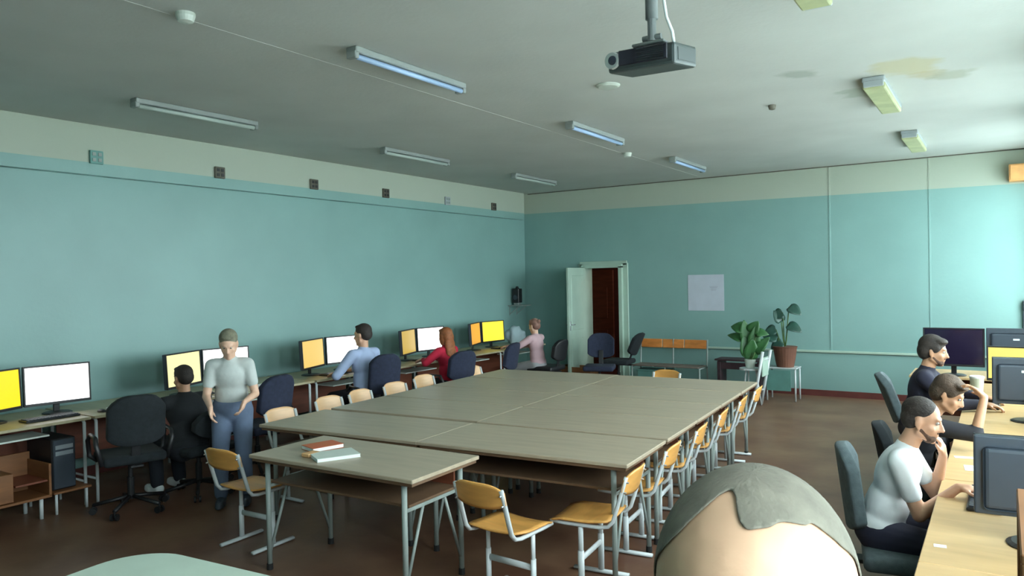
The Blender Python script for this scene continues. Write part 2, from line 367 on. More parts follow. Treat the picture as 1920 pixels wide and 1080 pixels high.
# square vent boxes on the beam
for i, y in enumerate((3.95, 5.34, 6.74, 8.09, 9.53, 10.84)):
    names = ('first from the left, faint and blurred', 'second from the left, darkest one', 'third from the left', 'fourth from the left', 'fifth from the left, pale one', 'last, nearest the room corner')
    t = thing('vent_box', 'small square vent box on left wall beam, ' + names[i], 'vent', (ROOM_L + .09, y, 3.13), 0, 'square boxes along the left wall beam')
    mm = M['teal'] if i in (0,) else (M['fixture'] if i == 4 else M['vent'])
    obj('cover', bx((.015, 0, 0), (.03, .13, .13), .005), mm, t)
    for a in (-1, 1):
        for b in (-1, 1): obj('port', bx((.032, a * .028, b * .028), (.008, .034, .034), .002), M['black'] if mm is M['vent'] else M['greyframe'], t)

# projector on its pole
yaw = math.radians(-7)
t = thing('projector', 'dark grey projector with round lens hanging from ceiling pole', 'projector', (-1.205, 2.90, 2.74), 0)
t.rotation_euler = (math.radians(6), math.radians(3), yaw)
obj('body', bx((0, .02, 0), (.31, .19, .085), .012, seg=2), M['projector'], t)
obj('front_grille', bx((.035, -.116, .004), (.22, .008, .06), .003), M['darkpanel'], t)
for k in range(6): pass
bm = bmesh.new()
for k in range(7): box(bm, (.07 + k * .0, -.121, -.018 + k * .0075), (.12, .004, .003))
obj('grille_slats', bm, M['black'], t)
bm = bmesh.new(); cyl(bm, (-.105, -.112, 0), (-.105, -.124, 0), .035, .032, 24); ring = obj('lens_ring', bm, M['chrome'], t, False)
bm = bmesh.new(); cyl(bm, (-.100, -.12, 0), (-.100, -.127, 0), .02, .018, 20); obj('lens', bm, M['lens'], ring)
bm = bmesh.new()
box(bm, (.156, .02, 0), (.004, .14, .05), .001)
obj('side_vent', bm, M['projector'], t)
t = thing('projector_mount', 'grey ceiling pole with clamp holding the projector', 'mount', (-1.20, 2.92, 2.79))
bm = bmesh.new(); cyl(bm, (0, 0, .12), (0, 0, ROOM_H - 2.79), .026, seg=16); obj('pole', bm, M['pole'], t, True)
bm = bmesh.new(); cyl(bm, (0, 0, .03), (0, 0, .13), .018, seg=12); cyl(bm, (-.04, 0, .045), (.04, 0, .045), .012); box(bm, (0, 0, .012), (.14, .1, .012), .003); obj('clamp', bm, M['pole'], t, False)
obj('ceiling_plate', bx((0, 0, ROOM_H - 2.79 - .006), (.14, .14, .012), .003), M['pole'], t)
bm = bmesh.new(); cyl(bm, (-.055, 0, .3), (-.02, 0, .3), .01); box(bm, (-.05, 0, .3), (.025, .03, .035), .004); obj('knob', bm, M['diffyellow'], t)
bm = bmesh.new(); tube(bm, [(.03, 0, .4), (.045, 0, .25), (.06, .01, .12), (.08, .02, .06), (.085, .03, .0)], .007); tag(obj('projector_cable', bm, M['paper'], loc=(-1.20, 2.92, 2.79), smooth=True), 'white cable hanging down the pole into the projector', 'cable')

# ------------------------------------------------------------------ tables
def student_table(name, label, loc, rz, L=1.5, D=.74, H=.75, group=None, topm=None, shelf=True):
    t = thing(name, label, 'table', loc, rz, group)
    obj('tabletop', bx((0, 0, H - .012), (L, D, .024), .004), topm or M['top'], t)
    obj('edge_band', bx((0, 0, H - .034), (L - .03, D - .03, .02)), M['edge'], t)
    lx, ly = L / 2 - .11, D / 2 - .06
    for sx in (-1, 1):
        for sy in (-1, 1):
            bm = bmesh.new(); tube(bm, [(sx * lx, sy * ly, H - .04), (sx * lx, sy * ly, .03)], .017, 10)
            # slanted brace converging on the foot
            tube(bm, [(sx * lx, sy * (ly - .17), H - .2), (sx * lx, sy * (ly - .01), .12)], .010, 8)
            lg = obj('leg', bm, M['greyframe'], t, True)
            bm = bmesh.new(); cyl(bm, (sx * lx, sy * ly, 0), (sx * lx, sy * ly, .04), .021, .02, 10); obj('rubber_foot', bm, M['foot'], lg)
    for sx in (-1, 1):
        obj('frame_rail', bx((sx * lx, 0, H - .055), (.03, 2 * ly, .025), .003), M['greyframe'], t)
        if shelf: obj('shelf_rail', bx((sx * lx, 0, H - .205), (.022, 2 * ly, .022), .003), M['greyframe'], t)
    if shelf:
        obj('shelf', bx((0, .02, H - .185), (L - .2, D - .14, .016), .003), M['edge'], t)
        obj('modesty_panel', bx((0, D / 2 - .09, H - .13), (L - .26, .014, .12), .002), M['redbrown'], t)
    return t
GA = math.radians(4.0)                                  # the whole block of tables stands a little askew
org = V((-4.89, 3.80, 0)); gu = V((math.cos(GA), math.sin(GA), 0)); gv = V((-math.sin(GA), math.cos(GA), 0))
rows = [0, .78, 1.53, 2.28, 3.04]
proto = None
rowname = ['nearest row', 'second row', 'middle row', 'fourth row', 'farthest row']
for j, yo in enumerate(rows):
    for i in range(2):
        c = org + gu * (.76 + i * 1.5255) + gv * (yo + .37)
        if j >= 1 and i == 0: c = c + gv * .03
        lab = 'pushed-together school table in the %s, %s half' % (rowname[j], ('left wall side', 'window side')[i])
        a = GA
        if proto is None:
            proto = student_table('school_table', lab, c, a, 1.525, .735, .75, 'tables pushed together into one block')
            t = proto
        else: t = dup(proto, c, a, lab)
front_table = student_table('school_table', 'single smaller school table standing in front of the block, books on it', (-3.43, 3.45, 0), math.radians(1.5), 1.36, .66, .748)

# things on the small table
bm = bmesh.new(); box(bm, (0, 0, .011), (.2, .27, .018), .001); t = thing('notebook', 'white notebook or folder lying on the small front table', 'notebook', (-3.55, 3.33, .7485), math.radians(-28))
obj('pages', bm, M['paper'], t); obj('cover', bx((0, 0, .021), (.206, .276, .003), .001), M['whitepaint'], t); obj('back_cover', bx((0, 0, .0012), (.206, .276, .0024), .0008), M['whitepaint'], t)
t = thing('book', 'orange-covered book lying behind the white notebook', 'book', (-3.80, 3.46, .7485), math.radians(-15))
M['bookor'] = mat('book_cover_orange', rgb(216, 122, 66), .5, .15, 12, col2=rgb(196, 92, 62))
obj('pages', bx((0, 0, .014), (.16, .22, .022), .001), M['paper'], t); obj('cover', bx((0, 0, .0265), (.165, .225, .003), .001), M['bookor'], t); obj('back_cover', bx((0, 0, .0012), (.165, .225, .0024), .0008), M['bookor'], t)
bm = bmesh.new(); box(bm, (0, 0, .012), (.07, .1, .024), .004); tag(obj('pencil_case', bm, mat('case_tan', rgb(206, 160, 112), .6), loc=(-3.70, 3.27, .7485)), 'small tan case beside the white notebook', 'case')

# ------------------------------------------------------------------ school chairs
def school_chair(name, label, loc, rz, group=None, pm=None):
    """origin on the floor under the seat centre; faces +y"""
    t = thing(name, label, 'chair', loc, rz, group); pm = pm or M['ply']
    for s in (-1, 1):
        x = s * .165
        bm = bmesh.new(); tube(bm, [(x, -.18, .014), (x, .18, .014)], .013, 8, ry=.02); obj('foot_bar', bm, M['frame'], t, True)
        bm = bmesh.new(); tube(bm, [(x, 0, .02), (x, 0, .25)], .02, 10, ry=.014); tube(bm, [(x, 0, .2), (x, 0, .41)], .016, 10, ry=.011); obj('leg', bm, M['frame'], t, True)
        bm = bmesh.new(); tube(bm, [(x, .19, .405), (x, .1, .402), (x, -.12, .402), (x, -.17, .412), (x, -.2, .445), (x, -.225, .52), (x, -.262, .64), (x, -.285, .71)], .012, 8, ry=.016); obj('side_rail', bm, M['frame'], t, True)
    bm = bmesh.new(); tube(bm, [(-.165, 0, .2), (.165, 0, .2)], .011, 8, ry=.02); obj('crossbar', bm, M['frame'], t, True)
    bm = bmesh.new(); n = 10; rowsv = []
    for j in range(n + 1):
        v = j / n; y = -.17 + .37 * v; r_ = []
        hw_ = .19 - .02 * abs(2 * v - 1) ** 4
        zz = .422 + .012 * max(0, (.35 - v)) * 3 - .02 * max(0, v - .8) * 5
        for i in range(9):
            u = i / 4 - 1; r_.append((u * hw_, y, zz + .012 * u * u))
        rowsv.append(r_)
    for lay in (0, 1):
        vv = [[bm.verts.new((a, b, c - lay * .01)) for a, b, c in r_] for r_ in rowsv]
        if lay == 0: top = vv
        for j in range(n):
            for i in range(8): bm.faces.new((vv[j][i], vv[j][i + 1], vv[j + 1][i + 1], vv[j + 1][i]))
    for j in range(n):
        for i in (0, 8): bm.faces.new((top[j][i], top[j + 1][i], vv[j + 1][i], vv[j][i]))
    for i in range(8):
        for j in (0, n): bm.faces.new((top[j][i], top[j][i + 1], vv[j][i + 1], vv[j][i]))
    obj('seat', bm, pm, t, True)
    bm = bmesh.new(); m4 = Matrix.Translation((0, -.275, .592)) @ Matrix.Rotation(math.radians(15), 4, 'X')
    shell_panel(bm, .36, .155, .01, -.035 * -1 * .0 + .03, 16, 8, m4, .055); bk = obj('backrest', bm, pm, t, True)
    for s in (-1, 1):
        for zz in (.62, .68):
            bm = bmesh.new(); cyl(bm, (s * .165, -.268 - (zz - .62) * .25, zz), (s * .165, -.284 - (zz - .62) * .25, zz), .005, seg=8); obj('rivet', bm, M['chrome'], bk)
    return t
G1 = 'school chairs along the window side of the table block'
c0 = school_chair('school_chair', 'yellow-brown plywood school chair left of the small front table, white frame', (-4.47, 3.44, 0), math.radians(2))
dup(c0, (-2.42, 3.62, 0), math.radians(-4), 'plywood school chair nearest the camera, tucked in right of the small front table')
ordn = ['first', 'second', 'third', 'fourth', 'fifth', 'sixth']
for i, y in enumerate((4.03, 4.74, 5.43, 6.13, 6.85, 7.53)):
    x = -2.14 - .045 * i + random.uniform(0, .02)
    dup(c0, (x + .03, y, 0), math.radians(98 + random.uniform(-3, 4)), '%s school chair from the camera along the window side of the table block' % ordn[i], G1)
c1 = school_chair('school_chair', 'pale plywood school chair, nearest on the left wall side of the table block', (-5.13, 4.44, 0), math.radians(-90), 'school chairs along the left wall side of the table block', M['plyp'])
for i, (x, y) in enumerate(((-5.25, 5.12), (-5.29, 5.61), (-5.34, 6.16), (-5.46, 6.8), (-5.46, 7.81))):
    dup(c1, (x, y, 0), math.radians(-90 + random.uniform(-5, 5)), '%s pale school chair from the camera on the left wall side of the block' % ordn[i + 1], 'school chairs along the left wall side of the table block')
dup(c0, (-3.35, 8.12, 0), math.radians(178), 'school chair at the far end of the table block, only its back top showing')
dup(c0, (-3.35, 1.18, 0), math.radians(-66), 'white-framed school chair at the bottom left corner, only back posts showing')

# ------------------------------------------------------------------ office chairs
def office_chair(name, label, loc, rz, m, back_top=1.0, bw=.42, group='office chairs at the desks', tilt=10, arms=True, sz=.46):
    t = thing(name, label, 'chair', loc, rz, group)
    bm = bmesh.new(); box(bm, (0, 0, sz), (.47, .45, .08), .03, seg=3); obj('seat', bm, m, t, True)
    h = back_top - sz - .13
    bm = bmesh.new(); m4 = Matrix.Translation((0, -.24, sz + .13)) @ Matrix.Rotation(math.radians(tilt), 4, 'X')
    shell_panel(bm, bw, h, .06, .05, 12, 8, m4, .11); b = obj('backrest', bm, m, t, True)
    mod = b.modifiers.new('b', 'BEVEL'); mod.width = .012; mod.segments = 2
    bm = bmesh.new(); box(bm, (0, -.22, sz + .1), (.07, .015, .3), .004, Matrix.Rotation(math.radians(tilt), 4, 'X')); box(bm, (0, -.1, sz - .05), (.1, .3, .02), .004); obj('back_bracket', bm, M['black'], t)
    bm = bmesh.new(); cyl(bm, (0, 0, .1), (0, 0, .28), .028); cyl(bm, (0, 0, .26), (0, 0, sz - .04), .018); obj('gas_column', bm, M['black'], t)
    for k in range(5):
        a = 2 * PI * k / 5 + .3; dx, dy = math.cos(a), math.sin(a)
        bm = bmesh.new(); tube(bm, [(dx * .02, dy * .02, .12), (dx * .28, dy * .28, .075)], .016, 8); lg = obj('base_arm', bm, M['black'], t, True)
        bm = bmesh.new(); cx_, cy_ = dx * .28, dy * .28
        for s in (-1, 1): cyl(bm, (cx_ - dy * s * .012, cy_ + dx * s * .012, .028), (cx_ - dy * s * .028, cy_ + dx * s * .028, .028), .028, seg=14)
        cyl(bm, (cx_, cy_, .03), (cx_, cy_, .08), .008); obj('caster', bm, M['black'], lg)
    if arms:
        for s in (-1, 1):
            bm = bmesh.new(); tube(bm, [(s * .22, .1, sz - .03), (s * .28, .1, sz + .02), (s * .29, .1, sz + .15), (s * .28, .04, sz + .2), (s * .28, -.16, sz + .2), (s * .28, -.2, sz + .14), (s * .24, -.2, sz - .02)], .014, 8, ry=.018)
            obj('armrest', bm, M['black'], t, True)
    return t
oc = office_chair('office_chair', 'empty black office chair at the left desks, standing nearest the camera', (-6.05, 3.42, 0), math.radians(72), M['fabric'], 1.0, .43)
ocn = office_chair('office_chair', 'dark navy office chair behind the standing person', (-6.1, 4.72, 0), math.radians(96), M['fabricblue'], .99, .42)
office_chair('office_chair', 'dark navy office chair under the person in the light blue shirt', (-6.1, 6.36, 0), math.radians(70), M['fabricblue'], 1.05, .38)
office_chair('office_chair', 'dark navy office chair under the red-haired person', (-6.0, 7.62, 0), math.radians(80), M['fabricblue'], .97, .44)
office_chair('office_chair', 'empty dark office chair between the red-haired person and the farthest desk', (-6.05, 8.75, 0), math.radians(100), M['fabricblue'], .97, .42, arms=False)
office_chair('office_chair', 'office chair under the person in pink by the room corner', (-5.98, 10.05, 0), math.radians(90), M['black'], .92, .4, arms=False)
office_chair('office_chair', 'low black office chair under the person in dark clothes', (-5.98, 4.0, 0), math.radians(90), M['fabric'], .78, .4, arms=False, sz=.42)
office_chair('office_chair', 'dark navy office chair with grey seat standing in front of the doorway', (-5.23, 10.4, 0), math.radians(200), M['fabricblue'], .98, .42, arms=False)
office_chair('office_chair', 'office chair with slanted dark backrest beside the doorway', (-5.33, 11.3, 0), math.radians(95), M['fabric'], .98, .4, tilt=24, arms=False)
office_chair('office_chair', 'grey office chair under the person in the white t-shirt', (-.41, 4.3, 0), math.radians(-80), M['fabricgrey'], .96, .38, arms=False, tilt=7, sz=.40)
office_chair('office_chair', 'dark grey office chair with leaning backrest behind the farthest seated person at right', (-.5, 7.15, 0), math.radians(-82), M['fabricgrey'], 1.02, .4, tilt=20, arms=False)
office_chair('office_chair', 'dark office chair under the person resting the forehead on one hand', (-.40, 5.55, 0), math.radians(-83), M['fabric'], .86, .4, arms=False, sz=.42)

# ------------------------------------------------------------------ desks
def wall_desk(label, loc, L, D, rz, topm, group, shelf=True):
    t = thing('computer_desk', label, 'desk', loc, rz, group)
    obj('desktop', bx((0, 0, .738), (L, D, .024), .003), topm, t)
    for s in (-1, 1):
        bm = bmesh.new(); x = s * (L / 2 - .035); tube(bm, [(x, -D / 2 + .05, .0), (x, -D / 2 + .05, .7), (x, -D / 2 + .07, .722), (x, D / 2 - .07, .722), (x, D / 2 - .05, .7), (x, D / 2 - .05, 0)], .014, 8)
        tube(bm, [(x, -D / 2 + .05, .2), (x, D / 2 - .05, .2)], .01, 8); obj('side_frame', bm, M['frame'], t, True)
    obj('modesty_panel', bx((0, D / 2 - .09, .46), (L - .1, .016, .42), .002), M['redbrown'], t)
    if shelf: obj('keyboard_shelf', bx((0, -D / 2 + .22, .64), (L * .5, .3, .014), .002), M['whitepaint'], t)
    return t
yb = [2.12, 3.36, 4.6, 5.84, 7.1, 8.42, 9.68, 10.94]
dnm = ['nearest desk, at the left image edge', 'second desk from the camera', 'third desk, behind the standing person', 'fourth desk, in front of the blue-shirted person', 'fifth desk', 'sixth desk, in front of the red-haired person', 'seventh desk, farthest by the corner']
for i in range(7):
    wall_desk('computer desk on the left wall, ' + dnm[i], (-6.93, (yb[i] + yb[i + 1]) / 2, 0), yb[i + 1] - yb[i] - .03, .86, PI / 2, M['deskl'], 'desks in a row along the left wall')
yr = [.6, 1.9, 3.2, 4.55, 5.9, 7.25, 8.6]
for i in range(1, 6):
    wall_desk('light wood window desk, ' + ['', 'second, cut by the bottom edge', 'third, holding the nearest monitor back', 'fourth, before the person leaning on a hand', 'fifth, under the pale yellow screen', 'sixth, farthest along the windows'][i],
              (.07, (yr[i] + yr[i + 1]) / 2, 0), yr[i + 1] - yr[i] - .006, .7, -PI / 2, M['oak'], 'desks in a row by the windows', False)
wall_desk('light wood desk set crosswise at the far end of the window desks', (-.22, 9.3, 0), 1.25, .7, 0, M['oak'], None, False)

# ------------------------------------------------------------------ monitors, keyboards
def monitor(label, cat_loc, face, scr, w=.54, h=.335, bottom=.10, tilt=3, group=None, base='stand'):
    """origin at desk height; screen looks along local -y rotated by face"""
    t = thing('monitor', label, 'monitor', cat_loc, face, group)
    R_ = Matrix.Translation((0, 0, bottom + h / 2)) @ Matrix.Rotation(math.radians(-tilt), 4, 'X')
    def tf(bm): bmesh.ops.transform(bm, matrix=R_, verts=bm.verts); return bm
    p = obj('housing', tf(bx((0, .018, 0), (w, .034, h), .007, seg=2)), M['monback'], t)
    bm = bmesh.new(); box(bm, (0, .038, -.01), (w * .86, .022, h * .8), .02, seg=3); obj('back_bulge', tf(bm), M['monback'], p)
    obj('screen', tf(bx((0, -.002, .004), (w - .028, .006, h - .036), .001)), scr, t)
    bm = bmesh.new()
    for s in (-1, 1): box(bm, (s * (w / 2 - .007), -.004, 0), (.013, .012, h), .002)
    box(bm, (0, -.004, h / 2 - .006), (w - .01, .012, .012), .002); box(bm, (0, -.004, -h / 2 + .009), (w - .01, .012, .02), .002)
    obj('bezel', tf(bm), M['black'], t)
    obj('logo_plate', tf(bx((.02, .050, h * .22), (.055, .003, .018), .001)), M['logo'], p)
    bm = bmesh.new(); box(bm, (0, .05, (bottom + h * .4) / 2), (.05, .02, bottom + h * .4), .004); obj('neck', bm, M['black'], t)
    bm = bmesh.new(); lathe(bm, [(.115, 0), (.118, .006), (.1, .014), (.03, .018)], (0, .03, 0), 24); obj('stand_foot', bm, M['black'], t)
    return t
def lm(y_in, kind, scr, label):
    """left-wall monitor: kind -1 = nearer wing of the pair, +1 = farther wing; y_in inner edge"""
    wd = .53; th = math.radians(20 if kind < 0 else 8)
    cx = -7.0 + math.sin(th) * wd / 2; cy = y_in + kind * math.cos(th) * wd / 2
    face = PI / 2 + (th if kind < 0 else -th)
    return monitor(label, (cx, cy, .75), face, scr, wd, .345, .085, 3, 'pairs of glowing monitors along the left wall')
lm(3.02, -1, M['scrY'], 'bright yellow screen cut by the left image edge')
lm(3.04, 1, M['scrW'], 'large glowing white screen nearest the left image edge')
lm(4.73, -1, M['scrCream'], 'cream-white screen behind the head of the person in dark clothes')
lm(4.75, 1, M['scrW'], 'white screen mostly hidden by the standing person')
lm(6.42, -1, M['scrAmber'], 'pale amber screen left of the person in light blue')
lm(6.46, 1, M['scrW'], 'white screen just left of the blue-shirted person')
lm(8.14, -1, M['scrMust'], 'mustard yellow screen left of the red-haired person')
lm(8.18, 1, M['scrW'], 'white screen partly behind the red-haired person')
lm(9.72, -1, M['scrOr'], 'small orange screen, left one of the farthest pair')
lm(9.77, 1, M['scrLem'], 'lemon yellow screen, right one of the farthest pair')
def keyboard(label, loc, rz, group='keyboards on the desks'):
    t = thing('keyboard', label, 'keyboard', loc, rz, group)
    obj('case', bx((0, 0, .009), (.43, .14, .016), .004), M['black'], t)
    bm = bmesh.new()
    for r in range(5):
        for c_ in range(15): box(bm, (-.19 + c_ * .0272, -.05 + r * .024, .02), (.021, .018, .008))
    o = obj('keys', bm, M['monback'], t); o['kind'] = 'stuff'
    return t
def mouse(label, loc, rz):
    bm = bmesh.new(); bmesh.ops.create_uvsphere(bm, u_segments=16, v_segments=10, radius=1.0); bmesh.ops.scale(bm, vec=(.03, .052, .022), verts=bm.verts)
    for v in bm.verts: v.co.z = max(v.co.z, -.004)
    bmesh.ops.translate(bm, vec=(0, 0, .005), verts=bm.verts)
    tag(obj('mouse', bm, M['black'], loc=loc, smooth=True), label, 'mouse', 'computer mice').rotation_euler = (0, 0, rz)
kb = keyboard('black keyboard below the big white screen at left', (-6.72, 3.12, .7505), PI / 2)
mouse('black mouse right of the nearest left keyboard', (-6.66, 3.52, .7505), PI / 2)
dup(kb, (-6.74, 4.45, .7505), PI / 2, 'keyboard in front of the person in dark clothes')
dup(kb, (-6.72, 6.36, .7505), PI / 2, 'keyboard in front of the person in light blue')
mouse('mouse beside the keyboard of the person in light blue', (-6.74, 6.75, .7505), PI / 2)
dup(kb, (-6.74, 8.05, .7505), PI / 2, 'keyboard in front of the red-haired person')
dup(kb, (-6.74, 9.95, .7505), PI / 2, 'keyboard under the farthest pair of screens')

# window-side monitors
RG = 'monitors on the window desks'
monitor('dark monitor seen from behind at the right edge, in front of white t-shirt person', (.115, 3.64, .75), PI + math.radians(4), M['scrW'], .45, .325, .105, 3, RG)
monitor('dark monitor seen from behind in front of the pale yellow screen', (.15, 6.58, .75), PI + math.radians(4), M['scrPale'], .45, .34, .12, 3, RG)
monitor('pale yellow screen behind a dark monitor at the right edge', (.15, 7.95, .75), math.radians(-4), M['scrPale'], .56, .31, .11, 3, RG)
monitor('grey-teal monitor seen from behind near the far wall', (.13, 9.2, .75), PI, M['scrOff'], .56, .40, .10, 0, RG)
monitor('switched-off monitor with dark purple screen behind the farthest person', (-.44, 9.1, .75), 0, M['scrOff'], .56, .40, .10, 0, RG)
dup(kb, (-.08, 4.2, .7505), -PI / 2, 'keyboard under the hand of the white t-shirt person')
dup(kb, (-.1, 7.2, .7505), -PI / 2, 'keyboard in front of the farthest person at right')

def sheet(name, label, cat, loc, rz, s=(.21, .297), curl=.0, m=None):
    bm = bmesh.new(); n = 8; up = []; dn = []
    for j in range(n + 1):
        v = j / n - .5; z = curl * (abs(v) * 2) ** 3
        up.append([bm.verts.new((u * s[0], v * s[1], z + .0012)) for u in (-.5, 0, .5)]); dn.append([bm.verts.new((u * s[0], v * s[1], z)) for u in (-.5, 0, .5)])
    for j in range(n):
        for i in range(2): bm.faces.new((up[j][i], up[j][i + 1], up[j + 1][i + 1], up[j + 1][i])); bm.faces.new((dn[j][i], dn[j + 1][i], dn[j + 1][i + 1], dn[j][i + 1]))
        for i in (0, 2): bm.faces.new((up[j][i], up[j + 1][i], dn[j + 1][i], dn[j][i]))
    for j in (0, n):
        for i in range(2): bm.faces.new((up[j][i], up[j][i + 1], dn[j][i + 1], dn[j][i]))
    o = obj(name, bm, m or M['paper'], loc=loc); o.rotation_euler = (0, 0, rz); return tag(o, label, cat)
sheet('paper_sheet', 'wide white paper sheet on the desk between the two nearest men at right', 'paper', (-.14, 5.72, .751), 1.2, (.21, .3), .01)
sheet('paper_note', 'bright white note beside the dark monitor back', 'paper', (-.14, 4.86, .751), .1, (.1, .13))
sheet('paper_slip', 'thin white slip on the desk edge above the bright note', 'paper', (-.2, 5.12, .751), .2, (.1, .05))
sheet('paper_slip', 'small white sticker on the window desk near the bottom edge', 'paper', (-.22, 3.42, .751), .1, (.045, .035))

# ------------------------------------------------------------------ under-desk units, PC towers
def pc_tower(label, loc, rz=0, m=None):
    t = thing('computer_tower', label, 'computer', loc, rz, 'computer towers under the desks'); m = m or M['black']
    obj('case', bx((0, 0, .21), (.19, .42, .42), .008), m, t)
    obj('front_panel', bx((0, -.214, .21), (.17, .012, .4), .004), M['monback'], t)
    bm = bmesh.new()
    for z in (.35, .3): box(bm, (0, -.222, z), (.14, .004, .035), .002)
    obj('drive_bay', bm, M['silver'], t)
    return t
t = thing('side_cabinet', 'open brown wooden cabinet under the nearest left desk', 'cabinet', (-6.62, 2.72, 0))
bm = bmesh.new()
for r in (rng(-.18, .2, -.26, -.24, .18, .52), rng(-.18, .2, .24, .26, .18, .44), rng(-.18, .2, -.26, .26, .17, .19), rng(-.18, -.16, -.26, .26, .18, .5)): box(bm, *r, .002)
obj('carcass', bm, M['brown'], t)
obj('drawer', bx(*rng(-.12, .205, -.235, -.02, .2, .42), .003), M['brown'], t)
obj('shelf', bx(*rng(-.15, .19, -.0, .235, .30, .315), .001), M['redbrown'], t)
for sy in (-1, 1):
    for x in (.15, -.12):
        bm = bmesh.new(); cyl(bm, (x, sy * .2, 0), (x, sy * .2, .17), .015); obj('leg', bm, M['frame'], t, True)
t = pc_tower('black computer tower with silver stripe under the nearest left desk', (-6.72, 3.12, .19), math.radians(90))
t = thing('tower_shelf', 'low wooden shelf carrying the black computer tower', 'shelf', (-6.7, 3.16, 0))
obj('shelf_board', bx((0, 0, .178), (.5, .3, .018), .003), M['brown'], t)
for a in (-1, 1):
    for b in (-1, 1):
        bm = bmesh.new(); cyl(bm, (a * .22, b * .12, 0), (a * .22, b * .12, .17), .011); obj('leg', bm, M['frame'], t, True)
pc_tower('black computer tower under the farthest left desk', (-6.66, 9.35, .0), PI / 2)
pc_tower('pale computer tower under the corner desk by the person in pink', (-6.62, 10.55, .0), PI / 2, M['silver'])
pc_tower('dark computer tower under the fourth left desk', (-6.85, 6.9, .0), PI / 2)
for k, y in enumerate((3.75, 5.3, 8.2)):
    bm = bmesh.new(); box(bm, (0, 0, .012), (.22, .31, .02), .002); tag(obj('document_tray', bm, M['paper'], loc=(-6.62, y, .647 if k == 5 else .7505)), 'light papers on the left desks, ' + ['right of the big white screen', 'left of the amber screen', 'before the mustard screen'][k], 'papers')
# pale bag on the corner desk
bm = bmesh.new(); bmesh.ops.create_icosphere(bm, subdivisions=3, radius=1.0)
for v in bm.verts:
    v.co *= 1 + .45 * noise.noise(v.co * 1.7) + .1 * noise.noise(v.co * 5); v.co = V((v.co.x * .1, v.co.y * .24, max(v.co.z, -.85) * .14 * (1.1 - .4 * v.co.y)))
tag(obj('cloth_bag', bm, cloth('bag_pale', (150, 168, 174)), loc=(-6.95, 10.95 - .25, .89), smooth=True), 'pale blue-grey cloth bag on the corner desk', 'bag')

# brown wooden board at the bottom right edge
t = thing('desk_hutch', 'brown wooden shelf unit standing at the bottom right image edge', 'shelf unit', (.216, 2.21, .751))
for y in (-.28, .28): obj('side_panel', bx((0, y, .235), (.38, .022, .47), .003), M['brown'], t)
obj('top_board', bx((0, 0, .48), (.38, .582, .022), .003), M['brown'], t)
obj('middle_shelf', bx((0, 0, .24), (.36, .535, .018), .002), M['brown'], t)
obj('back_board', bx((.183, 0, .235), (.012, .535, .46)), M['brown'], t)

# round-cornered white table, bottom left
t = thing('white_table', 'pale table with rounded corner cut by the bottom edge at left', 'table', (-2.3, 1.42, 0), math.radians(5))
bm = bmesh.new(); prism(bm, rrect(-.7, .85, -.42, .42, .22, 10), .726, .75); obj('tabletop', bm, mat('pale_laminate', rgb(190, 206, 192), .4, .02), t)
for a in (-1, 1):
    for b in (-1, 1):
        bm = bmesh.new(); cyl(bm, (a * .55, b * .3, 0), (a * .55, b * .3, .726), .018); obj('leg', bm, M['greyframe'], t, True)
bm = bmesh.new(); bmesh.ops.create_uvsphere(bm, u_segments=20, v_segments=10, radius=1.0); bmesh.ops.scale(bm, vec=(.085, .055, .035), verts=bm.verts)
for v in bm.verts: v.co.z = max(v.co.z, 0)
tag(obj('mouse', bm, M['monback'], loc=(-2.64, 1.52, .751), smooth=True), 'dark grey rounded mouse lying on the pale rounded table', 'mouse')

# ------------------------------------------------------------------ far end furniture
def plank_seat(): pass
t = thing('seat_bench', 'row of three joined seats with orange wooden backs against far wall', 'bench', (-4.48, 11.35, 0))
for k in range(3):
    obj('backrest', bx((-.36 + k * .37, .2, .76), (.36, .016, .14), .006, Matrix.Rotation(math.radians(-8), 4, 'X')), M['bench'], t)
    obj('seat', bx((-.36 + k * .37, -.02, .43), (.36, .38, .018), .006), M['benchseat'], t)
for x in (-.55, 0.19 - .18, .57):
    bm = bmesh.new(); tube(bm, [(x, -.18, 0), (x, -.18, .42)], .013); tube(bm, [(x, .22, 0), (x, .17, .42), (x, .21, .84)], .013); tube(bm, [(x, -.18, .41), (x, .17, .41)], .012); obj('support_frame', bm, M['greyframe'], t, True)
t = thing('low_bench', 'low dark purple-brown bench between the orange seats and the plants', 'bench', (-3.35, 11.45, 0))
for k in range(3): obj('slat', bx((0, -.12 + k * .12, .56), (.72, .105, .025), .004), M['darkbench'], t)
obj('apron', bx((0, -.13, .47), (.66, .02, .1), .003), M['darkbench'], t)
for x in (-.3, .3): obj('leg', bx((x, 0, .27), (.05, .3, .54), .004), M['darkbench'], t)
t = thing('teal_box', 'low teal-grey storage box on the floor beside the doorway chair', 'box', (-5.05, 11.75 - .9 + .0, 0))
obj('body', bx((.35, .5, .17), (.5, .3, .34), .006), M['teal'], t); obj('lid', bx((.35, .5, .35), (.53, .33, .025), .006), M['teal'], t)

